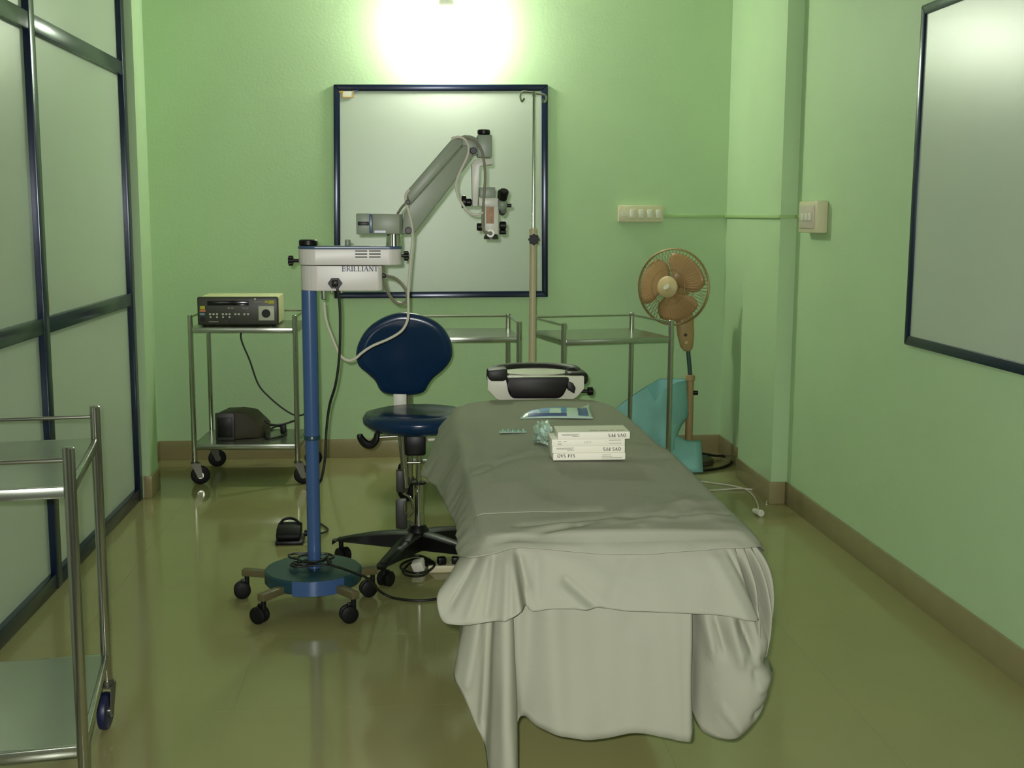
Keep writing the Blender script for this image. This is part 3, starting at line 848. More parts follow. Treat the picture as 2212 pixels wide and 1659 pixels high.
# columns
zsb = c3(900, 938).z
cb_(MB().cyl((hub.x + .004, YC, .14), (hub.x + .004, YC, c3(910, 1045).z), .022, n=22), 'column_sleeve', 'chrome')
cb_(MB().lathe([(.022, 0), (.030, .003), (.030, .011), (.014, .014)], (hub.x + .004, YC, c3(910, 1046).z), n=22), 'collar', 'black')
cb_(MB().cyl((hub.x + .004, YC, c3(910, 1045).z), (hub.x + .004, YC, zsb), .0125, n=18), 'gas_lift', 'chrome')
q0_ = c3(868, 950); q1_ = c3(877, 1050)
cb_(MB().cyl((q0_.x, YC - .03, zsb), (q1_.x, YC - .03, q1_.z), .016, .012, n=16), 'tilt_strut', 'steel')
q = c3(864, 1030)
cb_(MB().box((q.x, YC - .03, q.z - .01), (.03, .03, .09), bev=.004), 'strut_box', 'darkgrey')
q = c3(867, 1108)
cb_(MB().box((q.x, YC - .03, (q.z + .12) / 2 + .05), (.045, .04, .12), bev=.006), 'lower_bracket', 'darkgrey')
q = c3(882, 1084)
cb_(MB().tube([(q.x - .018, YC - .06, q.z + .05), (q.x + .008, YC - .06, q.z + .03), (q.x + .018, YC - .06, q.z - .01), (q.x + .004, YC - .06, q.z - .042), (q.x - .014, YC - .06, q.z - .03), (q.x - .018, YC - .06, q.z + .0)], .0055, n=10), 'ring_pull', 'steel')
q = c3(897, 958)
cb_(MB().box((q.x, YC, q.z), (.085, .10, .085), bev=.010), 'mechanism', 'black')
cb_(MB().cyl((hub.x - .05, YC - .02, c3(890, 997).z), (hub.x + .01, YC - .02, c3(890, 997).z), .004, n=10), 'cross_pin', 'chrome')
# seat
sc = c3(905, 907)
prof = [(.0, -.052), (.12, -.052), (.185, -.040), (.218, -.014), (.222, .006), (.210, .026), (.17, .036), (.09, .034), (.0, .030)]
cb_(MB().lathe(prof, (sc.x, YC + .02, sc.z), n=48, sx=1.03, sy=.95), 'seat', 'bluevinyl', angle=70)
# lever on the left
pa, pb_ = c3(848, 942), c3(812, 944)
cb_(MB().cyl((pa.x + .04, YC, pa.z), (pb_.x, YC - .01, pb_.z), .006, n=10), 'lever_rod', 'steel')
cb_(MB().tube([c3(815, 936, -.01), c3(812, 950, -.01), c3(802, 960, -.01), c3(789, 958, -.01), c3(779, 946, -.01), c3(777, 938, -.01)], lambda t: .011 + .006 * math.sin(math.pi * t), n=10), 'lever_handle', 'black')
# backrest
YBK = .17
out = [(875, 672), (846, 676), (815, 690), (790, 712), (774, 742), (770, 768), (776, 790), (795, 808), (810, 824), (820, 844), (832, 853), (852, 856), (876, 857), (900, 855), (917, 848), (926, 832), (938, 816), (958, 798), (972, 778), (977, 756), (970, 726), (950, 698), (915, 679)]
yb0 = YC + YBK
op = [P(x, y, 1, yb0) for x, y in out]
opd = []
kk = len(op)
for i in range(kk):
    p0, p1, p2, p3 = op[i - 1], op[i], op[(i + 1) % kk], op[(i + 2) % kk]
    for u in (0, .25, .5, .75):
        opd.append(0.5 * ((2 * p1) + (p2 - p0) * u + (2 * p0 - 5 * p1 + 4 * p2 - p3) * u * u + (3 * p1 - p0 - 3 * p2 + p3) * u ** 3))
cen = sum(opd, Vector()) / len(opd)
bk = MB()
rings = []
for s, dep in ((.05, -.028), (.3, -.0285), (.6, -.030), (.82, -.033), (.93, -.030), (.985, -.018), (1.0, 0), (.985, .018), (.93, .028), (.6, .032), (.05, .034)):
    ring = []
    for p in opd:
        v = cen + (p - cen) * s
        xx = (v.x - cen.x) / .2
        zz = (v.z - cen.z) / .18
        ring.append(Vector((v.x, yb0 + dep - .028 * xx * xx - .05 * zz, v.z)))
    rings.append(bk.ring(ring))
bk.skin(rings)
cb_(bk, 'backrest', 'bluevinyl', angle=60)
p, q = P(850, 888, 1, yb0 + .02), P(878, 846, 1, yb0 + .02)
cb_(MB().span((p.x, yb0 + .014, p.z - .06), (q.x, yb0 + .026, q.z), bev=.003), 'back_bracket', 'white')
cb_(MB().span((p.x + .006, YC, p.z - .072), (q.x - .006, yb0 + .026, p.z - .058), bev=.003), 'bracket_arm', 'steel')

# ------------------------------------------------------------------ drip stand
YI = 5.40
ix = P(1150, 700, 1, YI).x
iv = thing('drip_stand', 'tall drip stand with cream lower tube and double hook top', 'drip stand', (ix, YI, 0))
def ib(mb, nm, m):
    return mb.build(nm, m, iv, world=True)
zk = P(1150, 517, 1, YI).z
zt2 = P(1153, 204, 1, YI).z
for k in range(4):
    a_ = R(45 + 90 * k)
    e_ = Vector((ix + .17 * math.cos(a_), YI + .17 * math.sin(a_), .06))
    ib(MB().tube([(ix, YI, .14), (ix + .06 * math.cos(a_), YI + .06 * math.sin(a_), .11), e_ + Vector((0, 0, .015))], .012, n=10), 'foot', 'ivpole')
    ib(MB().lathe([(.008, -.012), (.024, -.010), (.026, 0), (.024, .010), (.008, .012)], (e_.x, e_.y, .026), axis=(math.cos(a_ + 1.2), math.sin(a_ + 1.2), 0), n=16), 'wheel', 'rubber')
    ib(MB().cyl((e_.x, e_.y, .03), (e_.x, e_.y, .075), .006, n=8), 'caster_stem', 'steel')
ib(MB().cyl((ix, YI, .10), (ix, YI, zk), .0155, n=20), 'lower_tube', 'ivpole')
ib(MB().cyl((ix, YI, zk), (ix, YI, zk + .05), .017, n=18, bev=.002), 'clamp', 'ivpole')
kb = MB()
kb.cyl((ix, YI - .016, zk), (ix, YI - .03, zk), .008, n=10)
kb.cyl((ix, YI - .03, zk), (ix, YI - .048, zk), .021, n=18, bev=.003)
for j in range(8):
    a_ = R(45 * j)
    kb.cyl((ix + .02 * math.cos(a_), YI - .031, zk + .02 * math.sin(a_)), (ix + .02 * math.cos(a_), YI - .047, zk + .02 * math.sin(a_)), .0065, n=8)
ib(kb, 'clamp_knob', 'black')
ib(MB().cyl((ix, YI, zk + .04), (ix, YI, zt2), .0065, n=14), 'upper_rod', 'chrome')
hk = MB()
hk.tube([P(x, y, 1, YI) for x, y in ((1150, 200), (1134, 198), (1127, 200), (1124, 210), (1128, 219), (1133, 212))], .0045, n=8)
hk.tube([P(x, y, 1, YI) for x, y in ((1150, 201), (1166, 203), (1178, 206), (1180, 214), (1175, 221), (1170, 214))], .0045, n=8)
hk.cyl((ix, YI, zt2 - .01), (ix, YI, zt2 + .012), .009, n=12)
ib(hk, 'hook', 'chrome')

# ------------------------------------------------------------------ pedestal fan
YF = 6.62
fx = P(1490, 860, 1, YF).x
fan = thing('pedestal_fan', 'tan pedestal fan with amber blades and round wire cage', 'fan', (fx, YF, 0))
def fb(mb, nm, m, **k):
    return mb.build(nm, m, fan, world=True, **k)
fb(MB().lathe([(.0, 0), (.145, 0), (.15, .01), (.14, .03), (.08, .045), (.03, .06), (.0, .06)], (fx, YF, 0), n=36), 'base', 'darkbrown')
z1 = P(1488, 815, 1, YF).z; z2 = P(1484, 752, 1, YF).z
fb(MB().cyl((fx, YF, .05), (fx, YF, z1), .0215, n=20), 'outer_tube', 'tan')
fb(MB().lathe([(.022, 0), (.027, .003), (.027, .03), (.02, .035)], (fx, YF, z1 - .02), n=20), 'collar', 'tan')
q = P(1501, 848, 1, YF)
fb(MB().cyl((fx + .015, YF - .005, q.z), (fx + .045, YF - .012, q.z), .013, n=14, bev=.003), 'height_knob', 'black')
fx2 = P(1485, 755, 1, YF).x
fb(MB().cyl((fx, YF, z1), (fx2 + .002, YF, z2), .0125, n=16), 'inner_pole', 'greyblue')
fcn = P(1455, 620, 1, YF - .06)
# control box
rings = []
cbx = MB()
for px, py, wx, wy in ((1484, 758, .018, .018), (1483, 750, .034, .028), (1481, 725, .046, .036), (1479, 695, .050, .038), (1476, 668, .046, .036), (1473, 650, .034, .034)):
    c = P(px, py, 1, YF)
    rings.append(cbx.ring([Vector((c.x + wx * math.copysign(abs(math.cos(t)) ** .6, math.cos(t)), YF + wy * math.copysign(abs(math.sin(t)) ** .6, math.sin(t)), c.z)) for t in [2 * math.pi * i / 20 for i in range(20)]]))
cbx.skin(rings)
fb(cbx, 'control_box', 'tan', angle=60)
for k, (px, py) in enumerate(((1479, 722), (1480, 738))):
    c = P(px, py, 1, YF)
    fb(MB().cyl((c.x - .004, YF - .045, c.z), (c.x - .004, YF - .034, c.z), .009, n=14), 'dial', 'darkbrown' if k == 0 else 'tan2')
# head axis: turned to the room's left
axf = Vector((-math.sin(R(36)), -math.cos(R(36)), .05)).normalized()
u_ = Vector((0, 0, 1)).cross(axf).normalized(); v_ = axf.cross(u_)
RC = .214
fc = Vector((fcn.x, YF - .05, fcn.z))
mot = fc - axf * .055
fb(MB().lathe([(.02, -.11), (.05, -.10), (.062, -.06), (.062, .0), (.045, .03), (.0, .03)], mot, axis=axf, n=24), 'motor', 'tan')
fb(MB().tube([P(1474, 655, 1, YF), mot - axf * .05 - Vector((0, 0, .045)), mot - axf * .04], .026, n=14), 'neck', 'greyblue')
cg = MB()
def circ(rad, off, r, n=40):
    cg.tube([fc + axf * off + (u_ * math.cos(2 * math.pi * i / n) + v_ * math.sin(2 * math.pi * i / n)) * rad for i in range(n)], r, n=6, seg=1, closed=True)
circ(RC, 0, .0045); circ(RC * .985, .012, .002); circ(RC * .985, -.012, .002)
circ(.10, .072, .0018); circ(.10, -.062, .0018)
for i in range(60):
    a_ = 2 * math.pi * i / 60
    d_ = u_ * math.cos(a_) + v_ * math.sin(a_)
    for sg, k in ((1, .080), (-1, .070)):
        cg.tube([fc + d_ * .052 + axf * sg * k, fc + d_ * .11 + axf * sg * k * .92, fc + d_ * .18 + axf * sg * k * .55, fc + d_ * RC], .0011, n=4, seg=3)
fb(cg, 'cage', 'cage')
fb(MB().lathe([(.0, 0), (.058, 0), (.060, .006), (.05, .014), (.0, .018)], fc + axf * .076, axis=axf, n=28), 'cage_badge', 'tan2')
fb(MB().lathe([(.0, .006), (.020, .006), (.020, 0), (.0, 0)], fc + axf * .091, axis=axf, n=20, sy=.6), 'badge_plate', 'white')
fb(MB().lathe([(.0, -.04), (.03, -.04), (.034, .0), (.026, .018), (.0, .022)], fc + axf * .015, axis=axf, n=20), 'spinner', 'tan')
for k in range(3):
    a0 = R(35 + 120 * k)
    rows = []
    for i in range(9):
        t = i / 8
        rad = .03 + .162 * t
        wdt = R(18 + 70 * math.sin(math.pi * min(t * .62 + .14, 1)))
        row = []
        for j in range(9):
            s = j / 8 - .5
            ang = a0 + s * wdt * 1.25 + .25 * t
            row.append(fc + (u_ * math.cos(ang) + v_ * math.sin(ang)) * rad + axf * (.01 + s * .045 * (1 - .3 * t)))
        rows.append(row)
    bl = MB(); bl.grid(rows)
    o = fb(bl, 'blade', 'blade', angle=80)
    sm = o.modifiers.new('thick', 'SOLIDIFY'); sm.thickness = .003
fb(MB().tube([P(1495, 1014, 2, .008), P(1525, 1015, 2, .008), P(1555, 1011, 2, .008), P(1576, 1003, 2, .008), P(1580, 994, 2, .008), P(1566, 986, 2, .008), P(1542, 984, 2, .02), (fx + .05, YF + .08, .045)], .008, n=8), 'lead', 'bcable')

# ------------------------------------------------------------------ teal cloth bundle in front of the wall
tb = MB()
cxb, cyb = 1.335, 6.60
def tp(px, py, y):
    return P(px, py, 1, y)
n = 48
rings = []
rim = []
ctrl_rim = [tp(1322, 890, 6.50), tp(1350, 868, 6.44), tp(1375, 850, 6.42), tp(1398, 838, 6.42), tp(1415, 868, 6.40), tp(1436, 840, 6.43), tp(1462, 826, 6.46), tp(1484, 822, 6.52), tp(1478, 818, 6.62), tp(1452, 818, 6.70), tp(1425, 818, 6.72), tp(1400, 832, 6.70), tp(1370, 852, 6.68), tp(1342, 872, 6.62)]
ctrl_mid = [tp(1318, 915, 6.52), tp(1345, 915, 6.42), tp(1370, 915, 6.38), tp(1395, 920, 6.36), tp(1418, 918, 6.37), tp(1440, 915, 6.37), tp(1466, 905, 6.42), tp(1486, 900, 6.50), tp(1486, 890, 6.64), tp(1455, 880, 6.76), tp(1425, 880, 6.78), tp(1395, 880, 6.78), tp(1360, 885, 6.76), tp(1330, 895, 6.68)]
ctrl_low = [tp(1330, 965, 6.52), tp(1350, 968, 6.42), tp(1375, 965, 6.36), tp(1400, 960, 6.34), tp(1420, 955, 6.36), tp(1440, 958, 6.34), tp(1468, 955, 6.38), tp(1482, 950, 6.48), tp(1480, 935, 6.64), tp(1455, 930, 6.78), tp(1425, 930, 6.80), tp(1395, 930, 6.80), tp(1365, 935, 6.78), tp(1340, 945, 6.68)]
def closed_cat(c, n):
    k = len(c)
    ex = c[-2:] + c + c[:3]
    out_ = catmull(ex, (len(ex) - 1) * 4 + 1)
    return out_[8:8 + 4 * k]
def closed_lin(c):
    return [c[i].lerp(c[(i + 1) % len(c)], k / 4) for i in range(len(c)) for k in range(4)]
A_ = closed_lin(ctrl_rim); B_ = closed_cat(ctrl_mid, n); C_ = closed_cat(ctrl_low, n)
C_ = [Vector((min(p.x, 1.47), p.y, p.z)) for p in C_]
D_ = [Vector((min(p.x + (p.x - 1.34) * .06, 1.46), p.y + (p.y - 6.58) * .05, .012)) for p in C_]
# inner folded lip for depth, rim, outer wall, puddled foot
I_ = [Vector((1.335 + (p.x - 1.335) * .80, 6.57 + (p.y - 6.57) * .75, max(p.z - .20, .15))) for p in A_]
rows = [A_]
lrows = [[a.lerp(b, t) for a, b in zip(I_, A_)] for t in (0, .4, .8, .985)]
for t in (.25, .5, .75, 1):
    rows.append([a.lerp(b, t) for a, b in zip(A_, B_)])
for t in (.33, .66, 1):
    rows.append([a.lerp(b, t) for a, b in zip(B_, C_)])
for t in (.4, .8, 1):
    rows.append([a.lerp(b, t) for a, b in zip(C_, D_)])
for ri, r_ in enumerate(rows):
    for i, p in enumerate(r_):
        nn = mnoise.noise_vector(p * 9.0) * .014
        nn = nn * (.25 if ri == 0 else 1)
        if ri not in (len(rows) - 1,):
            r_[i] = Vector((p.x + nn.x, p.y + nn.y, p.z + nn.z * .4))
rg = [tb.ring(r_) for r_ in rows]
tb.skin(rg, cap0=False, cap1=False)
tcl = thing('teal_cloth_bundle', 'crumpled teal cloth bundle heaped on the floor beside the fan', 'cloth', (1.335, 6.58, 0))
tb.build('bundle', 'teal', tcl, world=True, angle=50)
lt = MB()
lt.skin([lt.ring(r_) for r_ in lrows], cap0=True, cap1=False)
lt.build('inner_fold', 'teal', tcl, world=True, angle=50)
fl_ = MB()
# loose fold lying to the right in front of the fan tube
rows = []
for i in range(9):
    t = i / 8
    row = []
    for j in range(7):
        s = j / 6
        x = 1.36 + .27 * s - .02 * t
        y = 6.42 - .15 * t + .02 * s
        z = (.24 - .10 * s) * (1 - t) ** 1.3 + .014 + .018 * math.sin(s * 7 + t * 3) * (1 - t) + .02 * math.sin(3.1 * t)
        row.append(Vector((x, y, z)))
    rows.append(row)
fl_.grid(rows)
fo = fl_.build('loose_fold', 'teal', tcl, world=True, angle=80)
fo.modifiers.new('thick', 'SOLIDIFY').thickness = .004

# ------------------------------------------------------------------ operating table
BX0, BX1, BY0, BY1, BZ = .160, .782, 2.54, 4.45, .688
CX = (BX0 + BX1) / 2
ot = thing('operating_table', 'operating table under grey sheets with black horseshoe head ring', 'operating table', (CX, 3.5, 0))
def ob(mb, nm, m, **k):
    return mb.build(nm, m, ot, world=True, **k)
ob(MB().span((BX0 + .02, BY0 + .025, BZ - .075), (BX1 - .02, BY1 - .01, BZ - .022), bev=.02, seg=3), 'mattress', 'gblack')
ob(MB().span((BX0 + .03, BY0 + .04, BZ - .115), (BX1 - .03, BY1 - .02, BZ - .077), bev=.004), 'table_frame', 'white')
ob(MB().span((.30, 3.25, .0), (.64, 4.05, .055), bev=.015), 'base_plate', 'white')
ob(MB().span((.39, 3.48, .05), (.55, 3.78, .40), bev=.012), 'lower_column', 'white')
ob(MB().span((.41, 3.51, .40), (.53, 3.75, BZ - .112), bev=.008), 'upper_column', 'steel')
# head section
yh = 4.52
hp = [(1053, 813), (1262, 813), (1262, 840), (1246, 858), (1228, 868), (1160, 863), (1090, 868), (1072, 862), (1053, 842)]
ob(MB().prism([P(x, y, 1, yh) for x, y in hp], (0, .03, 0), bev=.003), 'head_plate', 'white')
ob(MB().span((.40, 4.40, BZ - .105), (.60, 4.56, BZ - .085), bev=.004), 'head_bracket', 'steel')
hz = P(1155, 808, 1, 4.65).z
hcx = P(1157, 808, 1, 4.65).x
hr = MB()
pts = []
for k in range(20):
    a_ = R(-28 + 236 * k / 19)
    pts.append(Vector((hcx + .160 * math.cos(a_), 4.66 + .120 * math.sin(a_), hz + .004)))
hr.tube(pts, .027, n=14, seg=2)
ob(hr, 'head_ring', 'gblack', angle=60)
ob(MB().lathe([(.0, 0), (.12, 0), (.13, .012), (.0, .014)], (hcx, 4.66, hz - .002), n=32, sy=.80), 'head_pad', 'white')
for sx in (-1, 1):
    ob(MB().box((hcx + sx * .155, 4.60, hz - .006), (.085, .12, .05), bev=.018, seg=3), 'ring_arm', 'gblack')
fpn = [(1092, 815), (1231, 815), (1228, 834), (1218, 855), (1208, 862), (1108, 862), (1099, 852), (1096, 834)]
ob(MB().prism([P(x, y, 1, 4.505) for x, y in fpn], (0, .10, 0), bev=.012), 'front_pad', 'gblack')
ob(MB().prism([P(x, y, 1, 4.503) for x, y in ((1226, 824), (1238, 828), (1244, 838), (1241, 851), (1226, 842))], (0, .03, 0), bev=.003), 'strap', 'gblack')
ob(MB().prism([P(x, y, 1, 4.50) for x, y in ((1054, 800), (1096, 796), (1096, 818), (1090, 824), (1060, 824), (1053, 815))], (0, .08, 0), bev=.010), 'side_pad', 'gblack')
q = P(1270, 845, 1, 4.54)
kb = MB()
kb.cyl((q.x - .03, 4.54, q.z), (q.x, 4.54, q.z), .007, n=10)
kb.cyl((q.x - .002, 4.54, q.z), (q.x + .02, 4.54, q.z), .017, n=16, bev=.003)
ob(kb, 'side_knob', 'black')

# sheets: stations along a U (left side, foot, right side); each station gives edge point, middle and hem
def crown(x, y, lift):
    t = (x - CX) / ((BX1 - BX0) / 2)
    return BZ + lift + .012 * (1 - min(t * t, 1))
def fold_field(p, folds):
    """sum of ridges / creases lying in the x-z plane of the foot end: (x0, z0, x1, z1, amplitude, width)"""
    d = 0.0
    for x0, z0, x1, z1, amp, w in folds:
        ex, ez = x1 - x0, z1 - z0
        L2 = ex * ex + ez * ez
        t = ((p.x - x0) * ex + (p.z - z0) * ez) / L2
        tc_ = min(max(t, 0), 1)
        dist = math.hypot(p.x - x0 - ex * tc_, p.z - z0 - ez * tc_)
        d += amp * math.exp(-(dist / w) ** 2)
    return d
def fpx(*q):
    """fold given in photo pixels on the foot-end plane"""
    a_, b2 = P(q[0], q[1], 1, 2.49), P(q[2], q[3], 1, 2.49)
    return (a_.x, a_.z, b2.x, b2.z, q[4], q[5])
def sheet(name, label, stations, lift, extra=None, nu=440, wr=.004, seed=0.0, folds=()):
    tops = [Vector((s[0][0], s[0][1], BZ + lift - .010)) for s in stations]
    mids = [Vector(s[1]) for s in stations]
    hems = [Vector(s[2]) for s in stations]
    T_, M_, H_ = catmull(tops, nu), catmull(mids, nu), catmull(hems, nu)
    rows = []
    NI = 22
    def inner(p, t):
        yy = min(max(p.y, BY0 + .20), BY1)
        a_ = Vector((CX, min(round(yy / .08) * .08, BY1), 0))
        q_ = Vector((p.x, p.y, 0))
        # keep the edge round
        x = a_.x + (q_.x - a_.x) * t * .985
        y = a_.y + (q_.y - a_.y) * t
        if p.y < BY0 + .20:
            y = a_.y + (q_.y + .012 - a_.y) * t
        z = crown(x, y, lift)
        edge = max(0, (t - .93) / .07)
        z -= .006 * edge ** 2
        if extra:
            z += extra(x, y)
        z += wr * .5 * mnoise.noise(Vector((x * 7 + seed, y * 5, seed)))
        return Vector((x, y, z))
    for k in range(NI):
        t = 1 - (1 - k / (NI - 1)) ** 1.35
        rows.append([inner(p, t) for p in T_])
    ND = 26
    for k in range(1, ND + 1):
        t = k / ND
        row = []
        for a_, m_, h_ in zip(T_, M_, H_):
            # quadratic through edge, middle, hem
            if t < .5:
                u = t * 2
                p = a_ * ((1 - u) * (1 - u) + (1 - u) * u) + m_ * (u * u + (1 - u) * u)
                ctrl = None
            q_ = a_ * (2 * (t - .5) * (t - 1)) + m_ * (-4 * t * (t - 1)) + h_ * (2 * t * (t - .5))
            amp = wr * min(1, t * 2)
            nv = mnoise.noise_vector(Vector((q_.x * 14 + seed, q_.y * 14, q_.z * 6)))
            q_ = q_ + Vector((nv.x, nv.y, nv.z * .3)) * amp
            if folds and q_.y < 2.66:
                f_ = fold_field(q_, folds) * min(1, t * 5)
                q_ = q_ + Vector((max(0, min(1, (q_.x - .77) / .05)) * f_ * .7, -f_, 0))
            row.append(q_)
        rows.append(row)
    mb = MB()
    mb.grid(rows)
    bmesh.ops.remove_doubles(mb.bm, verts=mb.bm.verts[:], dist=1e-5)
    o = mb.build(name, 'sheet', smooth=True, angle=180)
    sd = o.modifiers.new('thick', 'SOLIDIFY'); sd.thickness = .0022; sd.offset = 0
    tag(o, label, 'sheet')
    return o

def side(x, ys, mid, hem):
    """plain hanging stations along a long side"""
    return [((x, y), (x + mid[0], y, mid[1]), (x + hem[0], y, hem[1])) for y in ys]

SA = side(BX0, (4.44, 4.0, 3.5, 3.1), (-.008, .63), (-.012, .57))
SA += [((.158, 2.85), (.138, 2.85, .58), (.128, 2.85, .47)),
       ((.158, 2.68), (.128, 2.66, .52), (.106, 2.66, .385)),
       ((.160, 2.60), (.122, 2.58, .50), (.095, 2.575, .375)),
       ((.168, 2.565), (.140, 2.55, .48), (.118, 2.55, .335)),
       ((.178, 2.55), (.158, 2.545, .46), (.145, 2.555, .275)),
       ((.184, 2.545), (.178, 2.550, .44), (.170, 2.56, .215)),
       ((.190, 2.54), (.182, 2.515, .42), (.177, 2.51, .13)),
       ((.198, 2.535), (.198, 2.482, .40), (.196, 2.468, .06)),
       ((.208, 2.535), (.215, 2.480, .40), (.221, 2.468, .06)),
       ((.216, 2.54), (.227, 2.505, .42), (.236, 2.50, .13)),
       ((.222, 2.545), (.230, 2.548, .45), (.238, 2.56, .25)),
       ((.236, 2.545), (.243, 2.540, .48), (.252, 2.54, .290)),
       ((.28, 2.54), (.285, 2.535, .48), (.29, 2.525, .272)),
       ((.34, 2.54), (.345, 2.528, .48), (.35, 2.505, .256)),
       ((.42, 2.54), (.42, 2.524, .48), (.42, 2.495, .250)),
       ((.50, 2.54), (.50, 2.530, .48), (.50, 2.505, .263)),
       ((.56, 2.54), (.56, 2.526, .48), (.565, 2.495, .252)),
       ((.605, 2.54), (.605, 2.515, .48), (.608, 2.49, .245)),
       ((.626, 2.54), (.627, 2.512, .48), (.632, 2.495, .246)),
       ((.633, 2.545), (.636, 2.565, .48), (.640, 2.56, .27)),
       ((.642, 2.55), (.646, 2.585, .47), (.650, 2.575, .27)),
       ((.655, 2.55), (.660, 2.545, .45), (.662, 2.54, .245)),
       ((.690, 2.555), (.700, 2.500, .40), (.705, 2.515, .235)),
       ((.730, 2.56), (.755, 2.478, .40), (.745, 2.510, .240)),
       ((.762, 2.575), (.802, 2.500, .40), (.785, 2.545, .275)),
       ((.778, 2.61), (.820, 2.570, .41), (.808, 2.60, .31)),
       ((.783, 2.68), (.826, 2.66, .47), (.816, 2.68, .34))]
SA += side(BX1, (2.85, 3.3, 3.9, 4.44), (.030, .52), (.030, .38))
sheet('bed_sheet', 'lowest grey sheet hanging nearly to the floor at the table foot', SA, 0.0, wr=.006, seed=3.1,
      folds=[fpx(1195, 1330, 1205, 1590, .012, .028), fpx(1150, 1340, 1135, 1560, -.012, .022), fpx(1290, 1330, 1300, 1600, -.007, .03), fpx(1380, 1400, 1375, 1600, .008, .03), fpx(1455, 1330, 1470, 1600, .006, .022),
             fpx(1035, 1350, 1010, 1500, .010, .012), fpx(1055, 1350, 1045, 1590, -.010, .010),
             fpx(1530, 1340, 1545, 1420, 0.0170, .010), fpx(1555, 1340, 1572, 1410, -0.0170, .008), fpx(1580, 1340, 1600, 1430, 0.0170, .010), fpx(1605, 1345, 1625, 1400, -0.0306, .010),
             fpx(1560, 1530, 1600, 1580, 0.0085, .006), fpx(1630, 1455, 1690, 1430, -0.0170, .008), fpx(1640, 1480, 1690, 1465, 0.0136, .008), fpx(1630, 1545, 1690, 1510, -0.0170, .008), fpx(1610, 1400, 1685, 1395, 0.0136, .010), fpx(1650, 1420, 1690, 1412, -0.0136, .006)])

SB = side(BX0 - .003, (4.445, 4.0, 3.5, 3.1), (-.010, .66), (-.012, .625))
SB += [((.153, 2.85), (.140, 2.85, .65), (.132, 2.85, .61)),
       ((.153, 2.74), (.132, 2.73, .64), (.112, 2.72, .60)),
       ((.154, 2.66), (.118, 2.63, .65), (.080, 2.59, .60)),
       ((.158, 2.60), (.110, 2.560, .645), (.058, 2.515, .588)),
       ((.166, 2.57), (.118, 2.525, .635), (.066, 2.482, .546)),
       ((.178, 2.55), (.146, 2.505, .63), (.098, 2.466, .540)),
       ((.195, 2.54), (.182, 2.495, .63), (.165, 2.452, .548)),
       ((.212, 2.535), (.210, 2.485, .63), (.212, 2.438, .560)),
       ((.222, 2.535), (.226, 2.480, .635), (.236, 2.435, .575)),
       ((.232, 2.54), (.240, 2.508, .63), (.250, 2.488, .572)),
       ((.250, 2.54), (.258, 2.512, .63), (.266, 2.480, .560)),
       ((.30, 2.538), (.305, 2.510, .63), (.31, 2.472, .568)),
       ((.38, 2.536), (.385, 2.506, .63), (.388, 2.468, .568)),
       ((.47, 2.536), (.472, 2.504, .63), (.474, 2.462, .563)),
       ((.57, 2.536), (.573, 2.503, .63), (.577, 2.462, .557)),
       ((.66, 2.536), (.668, 2.502, .625), (.682, 2.460, .547)),
       ((.706, 2.536), (.728, 2.500, .62), (.755, 2.452, .535)),
       ((.722, 2.54), (.742, 2.515, .62), (.768, 2.478, .532)),
       ((.730, 2.545), (.745, 2.540, .60), (.760, 2.545, .49)),
       ((.744, 2.545), (.770, 2.486, .57), (.786, 2.515, .42)),
       ((.750, 2.55), (.776, 2.545, .57), (.788, 2.560, .42)),
       ((.760, 2.55), (.799, 2.490, .57), (.806, 2.530, .42)),
       ((.766, 2.56), (.798, 2.550, .58), (.802, 2.575, .43)),
       ((.776, 2.57), (.820, 2.530, .58), (.812, 2.575, .43)),
       ((.784, 2.63), (.818, 2.62, .59), (.812, 2.63, .46))]
SB += side(BX1 + .004, (2.85, 3.3, 3.9, 4.445), (.022, .60), (.026, .48))
sheet('draw_sheet', 'middle grey sheet flaring over the foot of the table at half height', SB, .005, wr=.005, seed=8.4,
      folds=[fpx(1225, 1258, 1300, 1318, -.011, .010), fpx(1215, 1275, 1275, 1318, .007, .010), fpx(1310, 1318, 1375, 1200, -.008, .022), fpx(1390, 1290, 1560, 1230, .006, .05), fpx(1180, 1190, 1300, 1250, .006, .022),
             fpx(1120, 1185, 1140, 1270, -.012, .010), fpx(1100, 1190, 1085, 1320, .012, .010), fpx(1075, 1195, 1050, 1320, -.010, .009), fpx(1060, 1200, 1010, 1325, .008, .009), fpx(1040, 1215, 975, 1310, -.012, .007),
             fpx(1575, 1185, 1635, 1320, -.008, .006), fpx(1600, 1190, 1660, 1330, .006, .007), fpx(1165, 1190, 1160, 1290, .006, .012), fpx(1545, 1200, 1600, 1320, .006, .014)])

